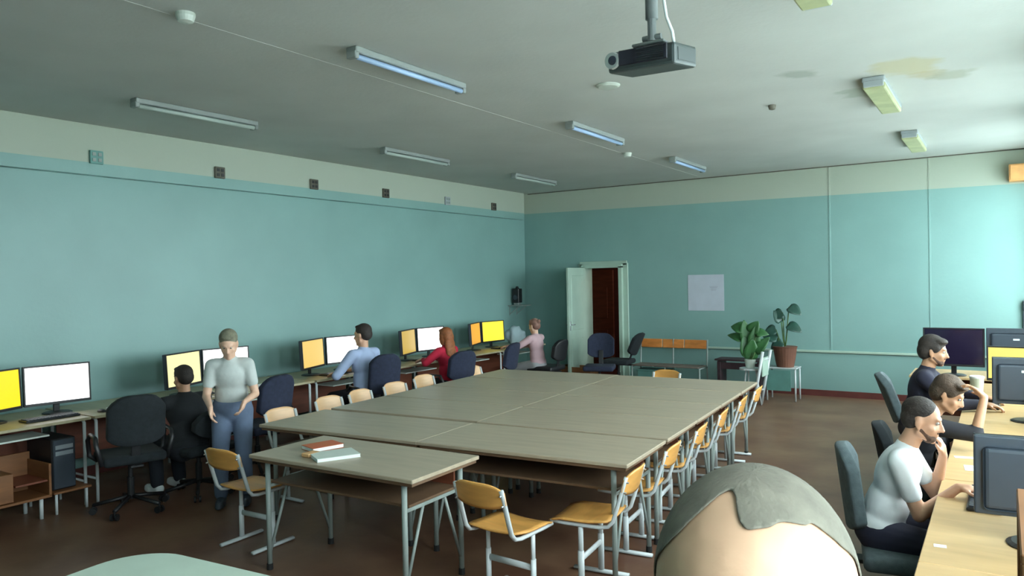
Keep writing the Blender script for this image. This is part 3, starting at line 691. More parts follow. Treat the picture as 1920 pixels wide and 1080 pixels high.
def leaf_mesh(bm, base, tip, width, droop=.2, kind='round'):
    base = V(base); tip = V(tip); ax = tip - base; L = ax.length; ax.normalize(); side = ax.cross(V((.35, -.75, .55))); side = side.normalized() if side.length > .1 else V((1, 0, 0)); up = side.cross(ax)
    n = 8; rows_ = []
    for j in range(n + 1):
        v = j / n; wv = width * .5 * math.sin(PI * min(1, .06 + .94 * v) ** (.62 if kind == 'round' else .8)) ** .7 if v < 1 else .004
        c_ = base + ax * L * v - up * droop * L * v * v
        rows_.append([c_ + side * wv * s - up * abs(s) * wv * -.15 for s in (-1, -.5, 0, .5, 1)])
    t_ = .004
    A = [[bm.verts.new(p) for p in r] for r in rows_]; B = [[bm.verts.new(p - up * t_) for p in r] for r in rows_]
    for j in range(n):
        for i in range(4): bm.faces.new((A[j][i], A[j][i + 1], A[j + 1][i + 1], A[j + 1][i])); bm.faces.new((B[j][i], B[j + 1][i], B[j + 1][i + 1], B[j][i + 1]))
        for i in (0, 4): bm.faces.new((A[j][i], A[j + 1][i], B[j + 1][i], B[j][i]))
    for j in (0, n):
        for i in range(4): bm.faces.new((A[j][i], A[j][i + 1], B[j][i + 1], B[j][i]))
def plant(name, label, loc, pot_prof, potm, leaves, m, soilz):
    t = thing(name, label, 'plant', loc)
    bm = bmesh.new(); lathe(bm, pot_prof, seg=24); obj('pot', bm, potm, t, False)
    bm = bmesh.new(); lathe(bm, [(pot_prof[-1][0] * .9, soilz - .01), (pot_prof[-1][0] * .9, soilz)]); obj('soil', bm, M['soil'], t)
    for (stem, l0, l1, wd, dr) in leaves:
        bm = bmesh.new(); tube(bm, [V((0, 0, soilz - .02)), V(stem) * .5 + V((0, 0, soilz * .3)), V(l0)], .008, 6); st = obj('stem', bm, M['stem'], t, True)
        bm = bmesh.new(); leaf_mesh(bm, l0, l1, wd * 1.05, dr); obj('leaf', bm, m, st, True)
    return t
# plant stand (white metal) and monstera in a brown pot
SX, SY = -2.72, 11.4
t = thing('plant_stand', 'white metal plant stand with teal panel near the far wall', 'plant stand', (SX, SY, 0))
for a in (-1, 1):
    for b in (-1, 1):
        bm = bmesh.new(); cyl(bm, (a * .2, b * .14, 0), (a * .2, b * .14, .47), .013); obj('leg', bm, M['frame'], t, True)
obj('shelf_board', bx((0, 0, .478), (.44, .32, .016), .003), M['frame'], t); obj('side_panel', bx((-.03, -.155, .3), (.34, .01, .3)), M['teal'], t)
L = []
for (sx_, sz_, dx, dz, wd) in [(-.04, .66, -.07, .17, .17), (.05, .62, .2, -.07, .17), (.07, .88, .18, -.08, .18), (-.02, .80, -.12, -.06, .17), (-.1, .42, -.2, .06, .19), (-.03, .36, -.16, -.08, .18), (-.12, .55, -.16, -.04, .17)]:
    p0 = (sx_, -.03, sz_); L.append((p0, p0, (sx_ + dx, -.08, sz_ + dz), wd, .25))
plant('monstera_plant', 'dark green large-leaved plant in a brown pot on the white stand', (SX + .03, SY, .487), [(.12, 0), (.14, .1), (.165, .27), (.175, .3), (.165, .3)], M['pot'], L, M['leafd'], .28)
# taller green plant in a white pot
t = thing('pot_stool', 'small pale stool carrying the white plant pot', 'stool', (-3.02, 10.75, 0))
bm = bmesh.new(); lathe(bm, [(.15, .5), (.15, .525)]); obj('seat', bm, M['frame'], t)
for k in range(3):
    a = k * 2.1; bm = bmesh.new(); cyl(bm, (.15 * math.cos(a), .15 * math.sin(a), 0), (.08 * math.cos(a), .08 * math.sin(a), .5), .011); obj('leg', bm, M['frame'], t, True)
L = []
for (sx_, sz_, dx, dz, wd, dr) in [(-.1, .55, -.14, .08, .2, .5), (.02, .5, .1, .16, .18, .2), (-.05, .38, -.02, .3, .17, .0), (.06, .3, .04, .3, .17, .1), (-.02, .16, -.06, .3, .2, .0), (.09, .22, .16, .22, .16, .3), (0, .12, .05, .3, .2, .0), (-.12, .4, -.16, .12, .15, .6), (.12, .5, .12, .02, .14, .5)]:
    p0 = (sx_ * .8, 0, sz_); L.append((p0, p0, (sx_ + dx, -.03, sz_ + dz), wd, dr))
plant('broad_leaf_plant', 'bright green broad-leaved plant in a small white pot, left of the stand', (-3.02, 10.75, .526), [(.06, 0), (.075, .1), (.078, .12), (.07, .12)], M['whitepaint'], L, M['leaf'], .11)
# folded white trestle leaning beside the stand
t = thing('folding_frame', 'pale slanted folding frame between the two plants', 'frame', (-2.93, 10.55, 0))
bm = bmesh.new()
for s in (0, .3): tube(bm, [(s * .1, s, 0), (s * .1 + .14, s, .78)], .022, 8)
tube(bm, [(.12, 0, .66), (.15, .3, .66)], .014, 8); tube(bm, [(.04, 0, .22), (.07, .3, .22)], .014, 8); obj('tube_frame', bm, M['frame'], t, True)
obj('panel', bx((.13, .15, .56), (.02, .28, .26), .003), M['doorpaint'], t)
# poster on the far wall
t = thing('paper_poster', 'square blank-looking white paper poster on the far wall', 'poster', (-4.07, ROOM_F, 1.57))
obj('sheet', bx((0, -.003, 0), (.6, .004, .59)), mat('poster_paper', rgb(186, 192, 204), .8, .02), t)
M['pin'] = mat('poster_print', rgb(150, 150, 168), .7, .1)
bm = bmesh.new()
for k in range(4): box(bm, (.13, -.0056, .1 - k * .02), (.14 - k * .02, .001, .006))
obj('print_lines', bm, M['pin'], t)
# corner bracket shelf with dark speaker
t = thing('corner_shelf', 'small dark corner shelf high on the left wall near the far corner', 'shelf', (ROOM_L, 11.55, 1.37))
obj('shelf_board', bx((.15, .0, 0), (.3, .34, .018), .003), M['greyframe'], t)
bm = bmesh.new()
for s in (-.12, .12): tube(bm, [(.005, s, -.16), (.22, s, -.012)], .008, 6); tube(bm, [(.008, s, -.18), (.008, s, 0)], .008, 6)
obj('bracket', bm, M['greyframe'], t)
t = thing('loudspeaker', 'dark loudspeaker standing on the corner shelf', 'speaker', (ROOM_L + .12, 11.52, 1.38))
obj('cabinet', bx((0, 0, .17), (.14, .13, .26), .01), M['black'], t)
obj('foot_plate', bx((0, 0, .02), (.1, .1, .04), .004), M['greyframe'], t)
bm = bmesh.new(); lathe(bm, [(.05, 0), (.045, .01), (.02, .004)], seg=20); bmesh.ops.rotate(bm, cent=(0, 0, 0), matrix=Matrix.Rotation(PI / 2, 3, 'X'), verts=bm.verts); bmesh.ops.translate(bm, vec=(0, -.066, .14), verts=bm.verts); obj('cone', bm, M['monback'], t)
bm = bmesh.new(); cyl(bm, (0, 0, .3), (0, 0, .34), .035, .02); obj('handle', bm, M['black'], t)
t = thing('electric_box', 'dark wall box with lilac lower half at the right image edge', 'wall box', (.3, ROOM_F, 1.3))
obj('cover', bx((0, -.04, .07), (.16, .08, .14), .006), M['monback'], t); obj('lower_cover', bx((0, -.035, -.12), (.15, .07, .22), .006), mat('lilac_plastic', rgb(142, 134, 160), .5), t)
t = thing('wall_duct', 'thin white cable duct below the electric box on the far wall', 'duct', (.3, ROOM_F, .9)); obj('duct_body', bx((0, -.012, 0), (.03, .024, .35), .003), M['whitepaint'], t); obj('duct_lid', bx((0, -.026, 0), (.026, .004, .35)), M['whitepaint'], t)
# floor items by the far left corner
t = thing('wooden_crate', 'low brown wooden crate on the floor behind the person in pink', 'crate', (-6.15, 11.45, 0))
for k in range(3):
    obj('slat', bx((0, -.16, .06 + k * .11), (.6, .014, .09), .002), M['brown'], t); obj('slat', bx((0, .16, .06 + k * .11), (.6, .014, .09), .002), M['brown'], t)
for s in (-1, 1): obj('end_panel', bx((s * .3, 0, .17), (.014, .32, .33), .002), M['brown'], t)
t = thing('desk_cup', 'pale cup on the window desk left of the pale yellow screen', 'cup', (-.2, 7.75, .751))
bm = bmesh.new(); lathe(bm, [(.045, 0), (.055, .15), (.05, .15), (.04, .01)], seg=20); obj('cup_body', bm, mat('cup_cream', rgb(190, 196, 180), .4), t, False)
bm = bmesh.new(); lathe(bm, [(.058, .15), (.058, .165), (.05, .17)], seg=20); obj('lid', bm, M['paper'], t)

# ------------------------------------------------------------------ people
def blob(name, prims, m, parent, vox=.009, smooth=4):
    bm = bmesh.new()
    for p in prims:
        if p[0] == 'cap':
            _, a, r0, b, r1 = p; a = V(a); b = V(b); d = b - a; Ln = max(d.length, 1e-4); q = d.to_track_quat('Z', 'Y').to_matrix()
            prof = [(r0 * math.cos(t), r0 * math.sin(t)) for t in [-PI / 2 * (1 - k / 4) for k in range(5)]] + [(r1 * math.cos(t), Ln + r1 * math.sin(t)) for t in [PI / 2 * k / 4 for k in range(5)]]
            seg = 14; rings = []
            for (r_, z_) in prof:
                if r_ < 1e-6: rings.append([bm.verts.new(a + q @ V((0, 0, z_)))])
                else: rings.append([bm.verts.new(a + q @ V((r_ * math.cos(2 * PI * k / seg), r_ * math.sin(2 * PI * k / seg), z_))) for k in range(seg)])
            for i in range(len(rings) - 1):
                A, B = rings[i], rings[i + 1]
                for k in range(seg):
                    f = [A[k % len(A)]] + ([A[(k + 1) % seg]] if len(A) > 1 else []) + ([B[(k + 1) % seg]] if len(B) > 1 else []) + [B[k % len(B)]]
                    if len(set(f)) > 2: bm.faces.new(f)
        else:
            _, c, r, Rm = p; vs = bmesh.ops.create_icosphere(bm, subdivisions=3, radius=1.0)['verts']
            bmesh.ops.scale(bm, vec=V(r), verts=vs)
            if Rm is not None: bmesh.ops.rotate(bm, cent=(0, 0, 0), matrix=Rm, verts=vs)
            bmesh.ops.translate(bm, vec=V(c), verts=vs)
    bmesh.ops.recalc_face_normals(bm, faces=bm.faces)
    me = bpy.data.meshes.new('tmp'); bm.to_mesh(me); bm.free(); o = bpy.data.objects.new('tmp', me); C.objects.link(o)
    r = o.modifiers.new('r', 'REMESH'); r.mode = 'VOXEL'; r.voxel_size = vox
    s = o.modifiers.new('s', 'SMOOTH'); s.iterations = smooth; s.factor = .5
    dg = bpy.context.evaluated_depsgraph_get(); ev = o.evaluated_get(dg); nm = bpy.data.meshes.new_from_object(ev)
    bpy.data.objects.remove(o); nm.name = name; nm.materials.clear(); nm.materials.append(m)
    for p in nm.polygons: p.use_smooth = True
    q = bpy.data.objects.new(name, nm); C.objects.link(q); q.parent = parent
    return q
def ik(a, b, l1, l2, hint):
    a = V(a); b = V(b); d = b - a; L = min(d.length, (l1 + l2) * .999); dn = d.normalized(); b = a + dn * L
    x = (l1 * l1 - l2 * l2 + L * L) / (2 * L); h = math.sqrt(max(0, l1 * l1 - x * x)); hv = V(hint) - dn * V(hint).dot(dn); hv.normalize()
    return a + dn * x + hv * h, b
def basis(fwd, up):
    f = V(fwd).normalized(); u = V(up); u = (u - f * u.dot(f)).normalized(); r = f.cross(u)
    return Matrix((r, f, u)).transposed()
def hand(wr, d, nrm, s=1.0, curl=35, side=1, spread=1.0):
    """palm at wr pointing along d; nrm = direction the palm faces; returns capsules"""
    d = V(d).normalized(); nrm = V(nrm); nrm = (nrm - d * nrm.dot(d)).normalized(); sd = d.cross(nrm) * side
    P = []; pc = wr + d * .05 * s
    P.append(('ell', pc, (.04 * s, .05 * s, .015 * s), Matrix((sd, d, nrm)).transposed()))
    P.append(('cap', wr, .022 * s, pc, .024 * s))
    for k, (off, ln) in enumerate(((-.030, .068), (-.010, .078), (.010, .074), (.029, .058))):
        b = wr + d * (.088 - .006 * abs(k - 1.2)) * s + sd * off * s; a0 = math.radians(curl * .5); p = b; r = .0088 * s
        for q, fr in enumerate((.45, .32, .23)):
            dd = (d * math.cos(a0) + nrm * math.sin(a0) + sd * off * 2.2 * spread).normalized(); e = p + dd * ln * fr * s
            P.append(('cap', p, r, e, r * .92)); p = e; r *= .93; a0 += math.radians(curl)
    b = wr + d * .03 * s - sd * .03 * s
    e = b + (d * .55 - sd * .7 + nrm * .25).normalized() * .035 * s; P.append(('cap', b, .0125 * s, e, .0105 * s))
    e2 = e + (d * .9 - sd * .2 + nrm * .3).normalized() * .03 * s; P.append(('cap', e, .0105 * s, e2, .009 * s))
    return P
def head_prims(c, R, s):
    def E(x, y, z, a, b, c_): return ('ell', c + R @ V((x, y, z)) * s, (a * s, b * s, c_ * s), R)
    def K(p, r0, q, r1): return ('cap', c + R @ V(p) * s, r0 * s, c + R @ V(q) * s, r1 * s)
    P = [E(0, -.014, .03, .075, .094, .088), E(0, .022, -.03, .060, .068, .07), E(0, .05, -.082, .034, .034, .03), E(0, .074, -.1, .02, .016, .015),
         K((0, .086, .012), .008, (0, .107, -.028), .012), E(-.011, .094, -.033, .009, .011, .007), E(.011, .094, -.033, .009, .011, .007),
         K((-.04, .068, .03), .010, (-.014, .081, .026), .010), K((.04, .068, .03), .010, (.014, .081, .026), .010),
         E(0, .085, -.058, .024, .010, .006), E(0, .083, -.070, .020, .011, .006),
         E(-.042, .05, -.028, .02, .024, .022), E(.042, .05, -.028, .02, .024, .022), K((-.05, .0, -.06), .022, (-.03, .045, -.085), .018), K((.05, .0, -.06), .022, (.03, .045, -.085), .018)]
    for sx_ in (-1, 1):
        P.append(('ell', c + R @ V((sx_ * .079, -.012, -.008)) * s, (.008 * s, .02 * s, .032 * s), R @ Matrix.Rotation(sx_ * .35, 3, 'Z')))
        P.append(('ell', c + R @ V((sx_ * .077, -.008, -.034)) * s, (.007 * s, .01 * s, .012 * s), R))
    return P
def hair_prims(c, R, s, style):
    def E(x, y, z, a, b, c_): return ('ell', c + R @ V((x, y, z)) * s, (a * s, b * s, c_ * s), R)
    P = []
    if style == 'short': P = [E(0, -.027, .052, .083, .096, .083), E(0, -.055, .01, .078, .066, .075), E(0, .018, .1, .062, .052, .022)]
    if style == 'fringe': P = [E(0, -.025, .048, .088, .1, .09), E(0, -.055, .0, .084, .07, .085), E(.01, .03, .09, .07, .06, .03), E(-.068, .005, .03, .018, .04, .04), E(.068, .005, .03, .018, .04, .04)]
    if style == 'buzz': P = [E(0, -.025, .046, .080, .093, .080), E(0, -.05, .0, .075, .062, .07)]
    if style == 'long':
        P = [E(0, -.025, .045, .09, .102, .09), E(0, -.06, -.02, .092, .072, .1), E(.012, .03, .09, .07, .06, .03), E(0, -.07, -.13, .1, .05, .12), E(0, -.075, -.23, .11, .045, .1), E(-.08, .0, -.04, .02, .045, .09), E(.08, .0, -.04, .02, .045, .09)]
    if style == 'bun':
        P = [E(0, -.025, .046, .085, .098, .085), E(0, -.055, .0, .08, .068, .078), E(0, -.12, .06, .035, .035, .035), E(0, .02, .095, .06, .05, .025)]
    return P
def person(label, base, rz, pz=.56, lean=6, s=1.0, standing=False, sleeve='long', shirt=None, pants=None, skinm=None, hairm=None, hair='short', head_pitch=10, head_yaw=0, head_tilt=0,
           wl=None, wr=None, hl=(-1, -.3, -.6), hr=(1, -.3, -.6), hand_dirs=None, vox=.009, head_off=(0, 0, 0), bulk=1.0, feet=None, curl=35, shoes=None, beard=False, world=True, sh_drop=0, beard_full=False, neck_tilt=.4, knee_hint=None, shw=1.0):
    t = thing('person', label, 'person', (base[0], base[1], 0), rz)
    inv = (Matrix.Translation((base[0], base[1], 0)) @ Matrix.Rotation(rz, 4, 'Z')).inverted()
    loc = lambda p: inv @ V(p)
    le = math.radians(lean); dr = V((0, math.sin(le), math.cos(le))); X = V((1, 0, 0)); Rt = basis(X.cross(dr) * -1, dr)
    Rt = Matrix((X, dr.cross(X), dr)).transposed()
    pel = V((0, 0, pz)); chest = pel + dr * .3 * s; nb = pel + dr * .49 * s
    hp = math.radians(head_pitch)
    Rh = Matrix.Rotation(math.radians(head_yaw), 3, 'Z') @ Matrix.Rotation(-hp, 3, 'X') @ Matrix.Rotation(math.radians(head_tilt), 3, 'Y')
    nd = (dr * (1 - neck_tilt) + (Rh @ V((0, 0, 1))) * neck_tilt).normalized()
    hc = nb + nd * .158 * s + V(head_off)
    shl = nb - dr * .05 * s + X * -.175 * s * shw; shr = nb - dr * .05 * s + X * .175 * s * shw
    ua, fa = .285 * s, .25 * s
    wl = loc(wl) if wl is not None else pel + V((-.13, .42, .2)) * s; wr = loc(wr) if wr is not None else pel + V((.13, .42, .2)) * s
    el, wl = ik(shl, wl, ua, fa, hl); er, wr = ik(shr, wr, ua, fa, hr)
    hipl = pel + V((-.09 * s, 0, -.01)); hipr = pel + V((.09 * s, 0, -.01))
    if standing: al, ar = V((-.1, .0, .08)), V((.1, .03, .08)); kh = V((0, 1, 0))
    else: al, ar = V((-.12, .36 * s, .08)), V((.12, .40 * s, .08)); kh = V((0, 1, .8))
    if feet: al, ar = V(feet[0]), V(feet[1])
    tl, sl = (.43 * s, .41 * s)
    if standing: tl = sl = (pz - .08) / 2 * 1.01
    kl, al = ik(hipl, al, tl, sl, kh); kr, ar = ik(hipr, ar, tl, sl, kh)
    b = bulk; P = []
    def torso(g):
        return [('ell', pel + dr * .0, (.152 * s * b + g, .112 * s * b + g, .12 * s + g), Rt), ('ell', pel + dr * .14 * s, (.142 * s * b + g, .106 * s * b + g, .2 * s + g), Rt),
                ('ell', chest + dr * .04 * s, (.155 * s * b + g, .105 * s * b + g, .17 * s + g), Rt), ('cap', shl + X * .02, .055 * s + g, shr - X * .02, .055 * s + g),
                ('cap', chest + dr * .12 * s - X * .08 * s, .062 * s + g, chest + dr * .12 * s + X * .08 * s, .062 * s + g)]
    P += torso(0) + [('cap', nb - dr * .03, .062 * s, nb + nd * .03, .055 * s), ('cap', nb, .057 * s, hc - nd * .06 * s - (Rh @ V((0, 1, 0))) * .015, .05 * s)]
    for sh, e, w_ in ((shl, el, wl), (shr, er, wr)): P += [('cap', sh, .05 * s, e, .037 * s), ('cap', e, .038 * s, w_, .024 * s)]
    for h_, k, a_ in ((hipl, kl, al), (hipr, kr, ar)): P += [('cap', h_, .085 * s * b, k, .055 * s), ('cap', k, .055 * s, a_, .036 * s), ('cap', a_ - V((0, .02, .02)), .034 * s, a_ + V((0, .14, -.045)) * s, .026 * s)]
    hd = hand_dirs or (((0, 1, -.1), (0, 0, -1)), ((0, 1, -.1), (0, 0, -1)))
    P += hand(wl, hd[0][0], hd[0][1], s, curl, -1 if True else 1); P += hand(wr, hd[1][0], hd[1][1], s, curl, 1)
    P += head_prims(hc, Rh, s)
    body = blob('body', P, skinm or M['skin'], t, vox, 3)
    # clothes
    g = .011; T = torso(g)[1:] + ([] if standing else [('ell', pel + dr * .03, (.165 * s * b + g, .12 * s * b + g, .1 * s + g), Rt)])
    fr = 1.0 if sleeve == 'short' else 1
    for sh, e, w_ in ((shl, el, wl), (shr, er, wr)):
        if sleeve == 'short': T.append(('cap', sh, .05 * s + g, sh.lerp(e, .6), .042 * s + g))
        else: T += [('cap', sh, .054 * s + g, e, .04 * s + g), ('cap', e, .041 * s + g, e.lerp(w_, .9 if sleeve == 'long' else .15), .028 * s + g)]
    T.append(('cap', nb - dr * .03, .062 * s + g, nb + nd * .005, .058 * s + g * .5))
    blob('shirt', T, shirt, t, vox * 1.1, 9)
    T = [('ell', pel - dr * .01, (.163 * s * b + g, .118 * s * b + g, .1 * s + g), Rt)]
    for h_, k, a_ in ((hipl, kl, al), (hipr, kr, ar)): T += [('cap', h_, .09 * s * b + g, k, .062 * s + g), ('cap', k, .062 * s + g, a_ + V((0, 0, .02)), .05 * s + g)]
    if standing: T += [('ell', pel + dr * .03, (.17 * s * b + g, .128 * s * b + g, .13 * s + g), Rt)]
    blob('trousers', T, pants, t, vox * 1.3, 3)
    for a_ in (al, ar): blob('shoe', [('cap', a_ - V((0, .03, .03)), .045 * s, a_ + V((0, .16, -.042)) * s, .037 * s), ('ell', a_ + V((0, .07, -.06)), (.045, .13, .02), None)], shoes or M['black'], t, .012, 2)
    hh = hair_prims(hc, Rh, s, hair)
    if hh: blob('hair', hh, hairm or M['hairdark'], t, .008, 2)
    if beard: blob('beard', [('ell', hc + Rh @ V((0, .05, -.083)) * s, (.042 * s, .04 * s, .033 * s), Rh), ('cap', hc + Rh @ V((-.056, .005, -.05)) * s, .015 * s, hc + Rh @ V((-.03, .055, -.085)) * s, .018 * s), ('cap', hc + Rh @ V((.056, .005, -.05)) * s, .015 * s, hc + Rh @ V((.03, .055, -.085)) * s, .018 * s), ('cap', hc + Rh @ V((-.02, .088, -.047)) * s, .007 * s, hc + Rh @ V((.02, .088, -.047)) * s, .007 * s)], M['beard'], t, .005, 6)
    for sx_ in (-1, 1):
        bm = bmesh.new(); bmesh.ops.create_uvsphere(bm, u_segments=12, v_segments=8, radius=.0105 * s); e = obj('eye', bm, M['eye'], t, True); e.matrix_local = Matrix.Translation(hc + Rh @ V((sx_ * .029, .0715, .008)) * s) @ Rh.to_4x4()
        bm = bmesh.new(); bmesh.ops.create_uvsphere(bm, u_segments=10, v_segments=6, radius=.006 * s); obj('iris', bm, M['iris'], e, True).location = (0, .0075 * s, 0)
    return t

navy = cloth('cloth_dark_navy', (34, 34, 52)); blackc = cloth('cloth_black', (24, 28, 32)); whitec = cloth('cloth_white_tee', (238, 242, 246)); jeans = cloth('cloth_jeans', (92, 106, 130), .1)
dkpants = cloth('cloth_dark_trousers', (40, 36, 44))
# seated man, white t-shirt, chin on fist
person('seated man in white t-shirt with chin on his fist at window desks', (-.56, 4.35), -PI / 2, pz=.50, lean=17, s=.93, sleeve='short', shirt=whitec, pants=navy, skinm=M['skin'], hairm=M['hairdark'], hair='buzz', beard=True,
       head_pitch=14, head_yaw=0, wr=(-.19, 4.2, .80), wl=(-.27, 4.5, .885), hr=(0, -.4, -1), hl=(-.2, .3, -1), hand_dirs=(((.05, -.15, 1), (0, -1, .2)), ((0, 1, -.02), (0, 0, -1))), vox=.007, head_off=(0, .035, .012), curl=75, neck_tilt=.3, bulk=1.0)
# man resting forehead on hand
person('seated man in dark jacket resting his forehead on one raised hand', (-.55, 5.5), -PI / 2, pz=.50, lean=20, s=.93, sleeve='threeq', shirt=cloth('cloth_dark_jacket', (38, 38, 44)), pants=dkpants, skinm=M['skint'], hairm=M['hairbrown'], hair='fringe',
       head_pitch=28, head_yaw=-5, wr=(-.10, 5.36, 1.08), wl=(-.16, 5.72, .79), hr=(.1, 1, -.5), hl=(-.3, 0, -1), hand_dirs=(((0, .3, -1), (0, 0, -1)), ((-.2, -.7, .6), (0, -1, 0))), vox=.008, head_off=(0, .04, 0), curl=30)
# dark-haired bearded person at the back
person('dark-haired person in navy top seated farthest away at the window desks', (-.62, 7.0), -PI / 2, pz=.56, lean=11, s=1.0, shirt=navy, pants=dkpants, skinm=M['skint'], hairm=M['hairdark'], hair='fringe',
       head_pitch=10, wr=(-.13, 6.9, .80), wl=(-.13, 7.25, .80), vox=.009, head_off=(0, .02, 0), beard=True)
# left wall
person('seated person in dark clothes facing the cream-white screen', (-5.98, 3.93), PI / 2, pz=.44, lean=10, s=.92, shirt=blackc, pants=cloth('cloth_black_trousers', (26, 30, 38)), skinm=M['skint'], hairm=M['hairdark'], hair='short', head_pitch=8, wr=(-6.5, 4.18, .79), wl=(-6.5, 3.86, .79), bulk=1.25, shw=1.22, shoes=M['paper'])
person('standing stooped man in light shirt and blue jeans beside the left desks', (-5.46, 3.98), math.radians(-133), pz=.80, lean=14, s=.9, standing=True, sleeve='short', shirt=cloth('cloth_pale_shirt', (188, 194, 192), .08), pants=jeans, skinm=M['skinp'], hairm=M['hairgrey'], hair='short', head_pitch=30,
       wl=(-5.14, 3.86, .90), wr=(-5.3, 3.66, .87), hl=(-.35, -1, 0), hr=(.35, -1, 0), hand_dirs=(((.4, .3, -1), (1, .1, 0)), ((-.1, .2, -1), (-1, .1, 0))), vox=.009, bulk=.98, shw=.9, head_off=(0, .0, 0), shoes=M['monback'])
person('seated man in light blue shirt with short dark hair at left desks', (-6.16, 6.28), PI / 2, pz=.57, lean=3, s=1.03, shirt=cloth('cloth_light_blue', (160, 174, 206)), pants=dkpants, skinm=M['skin'], hairm=M['hairdark'], hair='short', head_pitch=6, head_yaw=12, wr=(-6.55, 6.45, .80), wl=(-6.44, 6.1, .80), vox=.01)
person('seated person with long auburn hair in a red top', (-6.12, 7.78), PI / 2, pz=.52, lean=5, s=.92, shirt=cloth('cloth_red', (176, 24, 54)), pants=blackc, skinm=M['skinp'], hairm=M['hairred'], hair='long', head_pitch=8, wr=(-6.5, 7.95, .80), wl=(-6.36, 7.55, .82), hl=(-1, -.3, -.4), vox=.01)
person('seated person in pale pink top near the room corner', (-6.08, 9.98), PI / 2, pz=.52, lean=6, s=.92, shirt=cloth('cloth_pink', (190, 158, 164)), pants=cloth('cloth_grey_trousers', (150, 150, 152)), skinm=M['skinp'], hairm=M['hairlight'], hair='bun', head_pitch=12, head_yaw=-8, wr=(-6.52, 10.1, .80), wl=(-6.5, 9.75, .80), vox=.01)

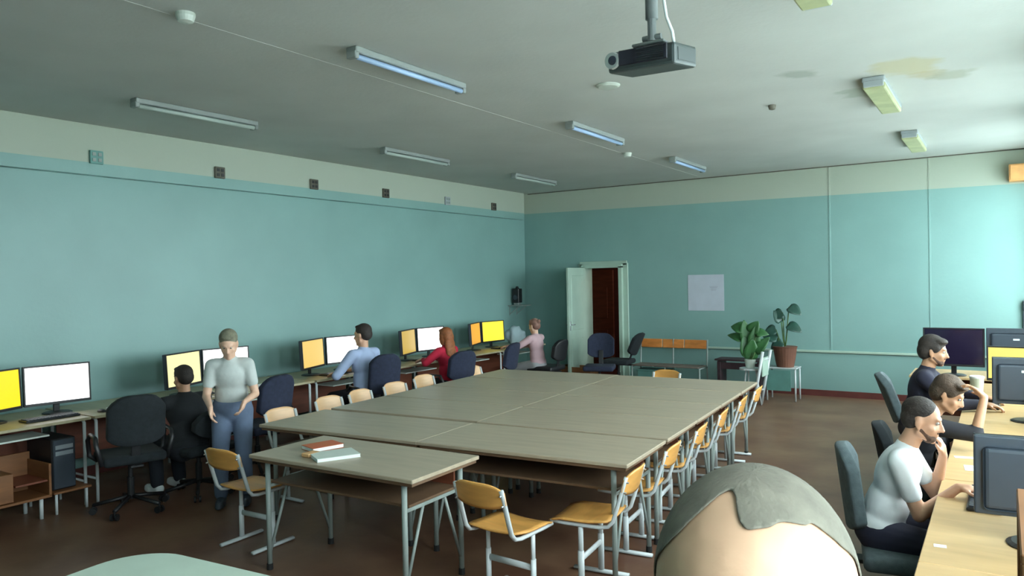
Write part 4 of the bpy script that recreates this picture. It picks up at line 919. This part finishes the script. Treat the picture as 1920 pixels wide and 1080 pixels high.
# foreground person: only the top of the bowed head enters the frame
FH = V((-.169, .603, 1.566))
def foreground():
    fy = math.radians(168)
    t = thing('person', 'person with cropped grey-brown hair, bowed forehead filling the bottom of frame', 'person', (-.12, .82, 0), fy)
    inv = (Matrix.Translation((-.12, .82, 0)) @ Matrix.Rotation(fy, 4, 'Z')).inverted(); hc = inv @ FH; s = 1.06
    X = V((1, 0, 0)); pel = V((0, -.18, .93)); nb = V((0, .02, 1.41)); dr = (nb - pel).normalized(); Rt = Matrix((X, dr.cross(X), dr)).transposed()
    Rh = Matrix.Rotation(math.radians(25), 3, 'Z') @ Matrix.Rotation(math.radians(-8), 3, 'X')
    shl = nb + V((-.19, 0, -.06)); shr = nb + V((.19, 0, -.06)); el, wl = ik(shl, V((-.16, .34, 1.02)), .29, .26, (-1, -.6, -.6)); er, wr = ik(shr, V((.16, .34, 1.02)), .29, .26, (1, -.6, -.6))
    def torso(g): return [('ell', pel, (.165 + g, .12 + g, .12 + g), Rt), ('ell', pel + dr * .18, (.15 + g, .11 + g, .16 + g), Rt), ('ell', pel + dr * .34, (.165 + g, .115 + g, .17 + g), Rt), ('cap', shl, .058 + g, shr, .058 + g)]
    P = torso(0) + [('cap', nb - dr * .03, .065, nb + V((0, .02, .04)), .058), ('cap', nb, .058, hc - Rh @ V((0, .02, .06)), .052)] + head_prims(hc, Rh, s)
    for a, b, c_ in ((shl, el, wl), (shr, er, wr)): P += [('cap', a, .052, b, .038), ('cap', b, .038, c_, .025)]
    P += hand(wl, (0, 1, -.2), (0, 0, -1), 1, 30, -1) + hand(wr, (0, 1, -.2), (0, 0, -1), 1, 30, 1)
    legs = []
    for sx_ in (-1, 1):
        h_ = pel + V((sx_ * .09, 0, -.02)); k = V((sx_ * .1, -.12, .5)); a_ = V((sx_ * .11, -.2, .08)); legs.append((h_, k, a_))
        P += [('cap', h_, .088, k, .056), ('cap', k, .056, a_, .038), ('cap', a_, .035, a_ + V((0, .14, -.045)), .027)]
    blob('body', P, skin('skin_foreground', (182, 146, 120)), t, .005, 5)
    g = .012; T = torso(g) + [('cap', a, .056 + g, b, .042 + g) for a, b in ((shl, el), (shr, er))] + [('cap', el, .042 + g, el.lerp(wl, .9), .03 + g), ('cap', er, .042 + g, er.lerp(wr, .9), .03 + g)]
    blob('sweater', T, cloth('cloth_grey_sweater', (70, 74, 84)), t, .012, 3)
    T = [('ell', pel - dr * .02, (.168 + g, .123 + g, .1 + g), Rt)]
    for h_, k, a_ in legs: T += [('cap', h_, .092 + g, k, .062 + g), ('cap', k, .062 + g, a_ + V((0, 0, .02)), .05 + g)]
    blob('trousers', T, dkpants, t, .013, 3)
    for h_, k, a_ in legs: blob('shoe', [('cap', a_ - V((0, .03, .03)), .045, a_ + V((0, .16, -.042)), .037)], M['black'], t, .012, 2)
    # cropped hair: thin shell over skull with an M-shaped hairline
    bm = bmesh.new(); bmesh.ops.create_uvsphere(bm, u_segments=240, v_segments=150, radius=1.0)
    dl = []
    for f in bm.faces:
        c_ = f.calc_center_median().normalized(); az = math.atan2(c_.x, c_.y)           # 0 = straight ahead
        if abs(az) < 1.5:
            k = abs(az)
            if az < 0: line = .79 + .035 * math.exp(-((k - .5) / .25) ** 2) - .9 * max(0, k - 1.0)
            else: line = .90 - .11 * math.exp(-((k) / .24) ** 2) + .05 * math.exp(-((k - .6) / .3) ** 2) - (1.25 * max(0, k - .8))
        else: line = -.22 - .5 * min(1, (abs(az) - 1.5) / .5)
        if c_.z < line + .025 * noise.noise(c_ * 7): dl.append(f)
    bmesh.ops.delete(bm, geom=dl, context='FACES')
    bmesh.ops.delete(bm, geom=[v for v in bm.verts if not v.link_faces], context='VERTS')
    bv = [v for v in bm.verts if v.is_boundary]
    for it in range(14):
        nw = {}
        for v in bv:
            nb_ = [e.other_vert(v).co for e in v.link_edges if e.is_boundary]
            if len(nb_) == 2: nw[v] = (v.co * .4 + (nb_[0] + nb_[1]) * .3).normalized()
        for v, c_ in nw.items(): v.co = c_
    for v in bm.verts: v.co = V((v.co.x * .0759, v.co.y * .0948, v.co.z * .0888)) * s * (1 + .004 * noise.noise(v.co * 40))
    o = obj('hair', bm, M['stubble'], t, True); o.matrix_local = Matrix.Translation(hc + Rh @ V((0, -.014, .03)) * s) @ Rh.to_4x4()
    sm = o.modifiers.new('s', 'SOLIDIFY'); sm.thickness = .0012; sm.offset = -1
    for sx_ in (-1, 1):
        bm = bmesh.new(); bmesh.ops.create_uvsphere(bm, u_segments=16, v_segments=10, radius=.0105 * s); e = obj('eye', bm, M['eye'], t, True); e.matrix_local = Matrix.Translation(hc + Rh @ V((sx_ * .029, .0715, .008)) * s) @ Rh.to_4x4()
        bm = bmesh.new(); bmesh.ops.create_uvsphere(bm, u_segments=10, v_segments=6, radius=.006 * s); obj('iris', bm, M['iris'], e, True).location = (0, .0075 * s, 0)
foreground()
bpy.context.view_layer.update()
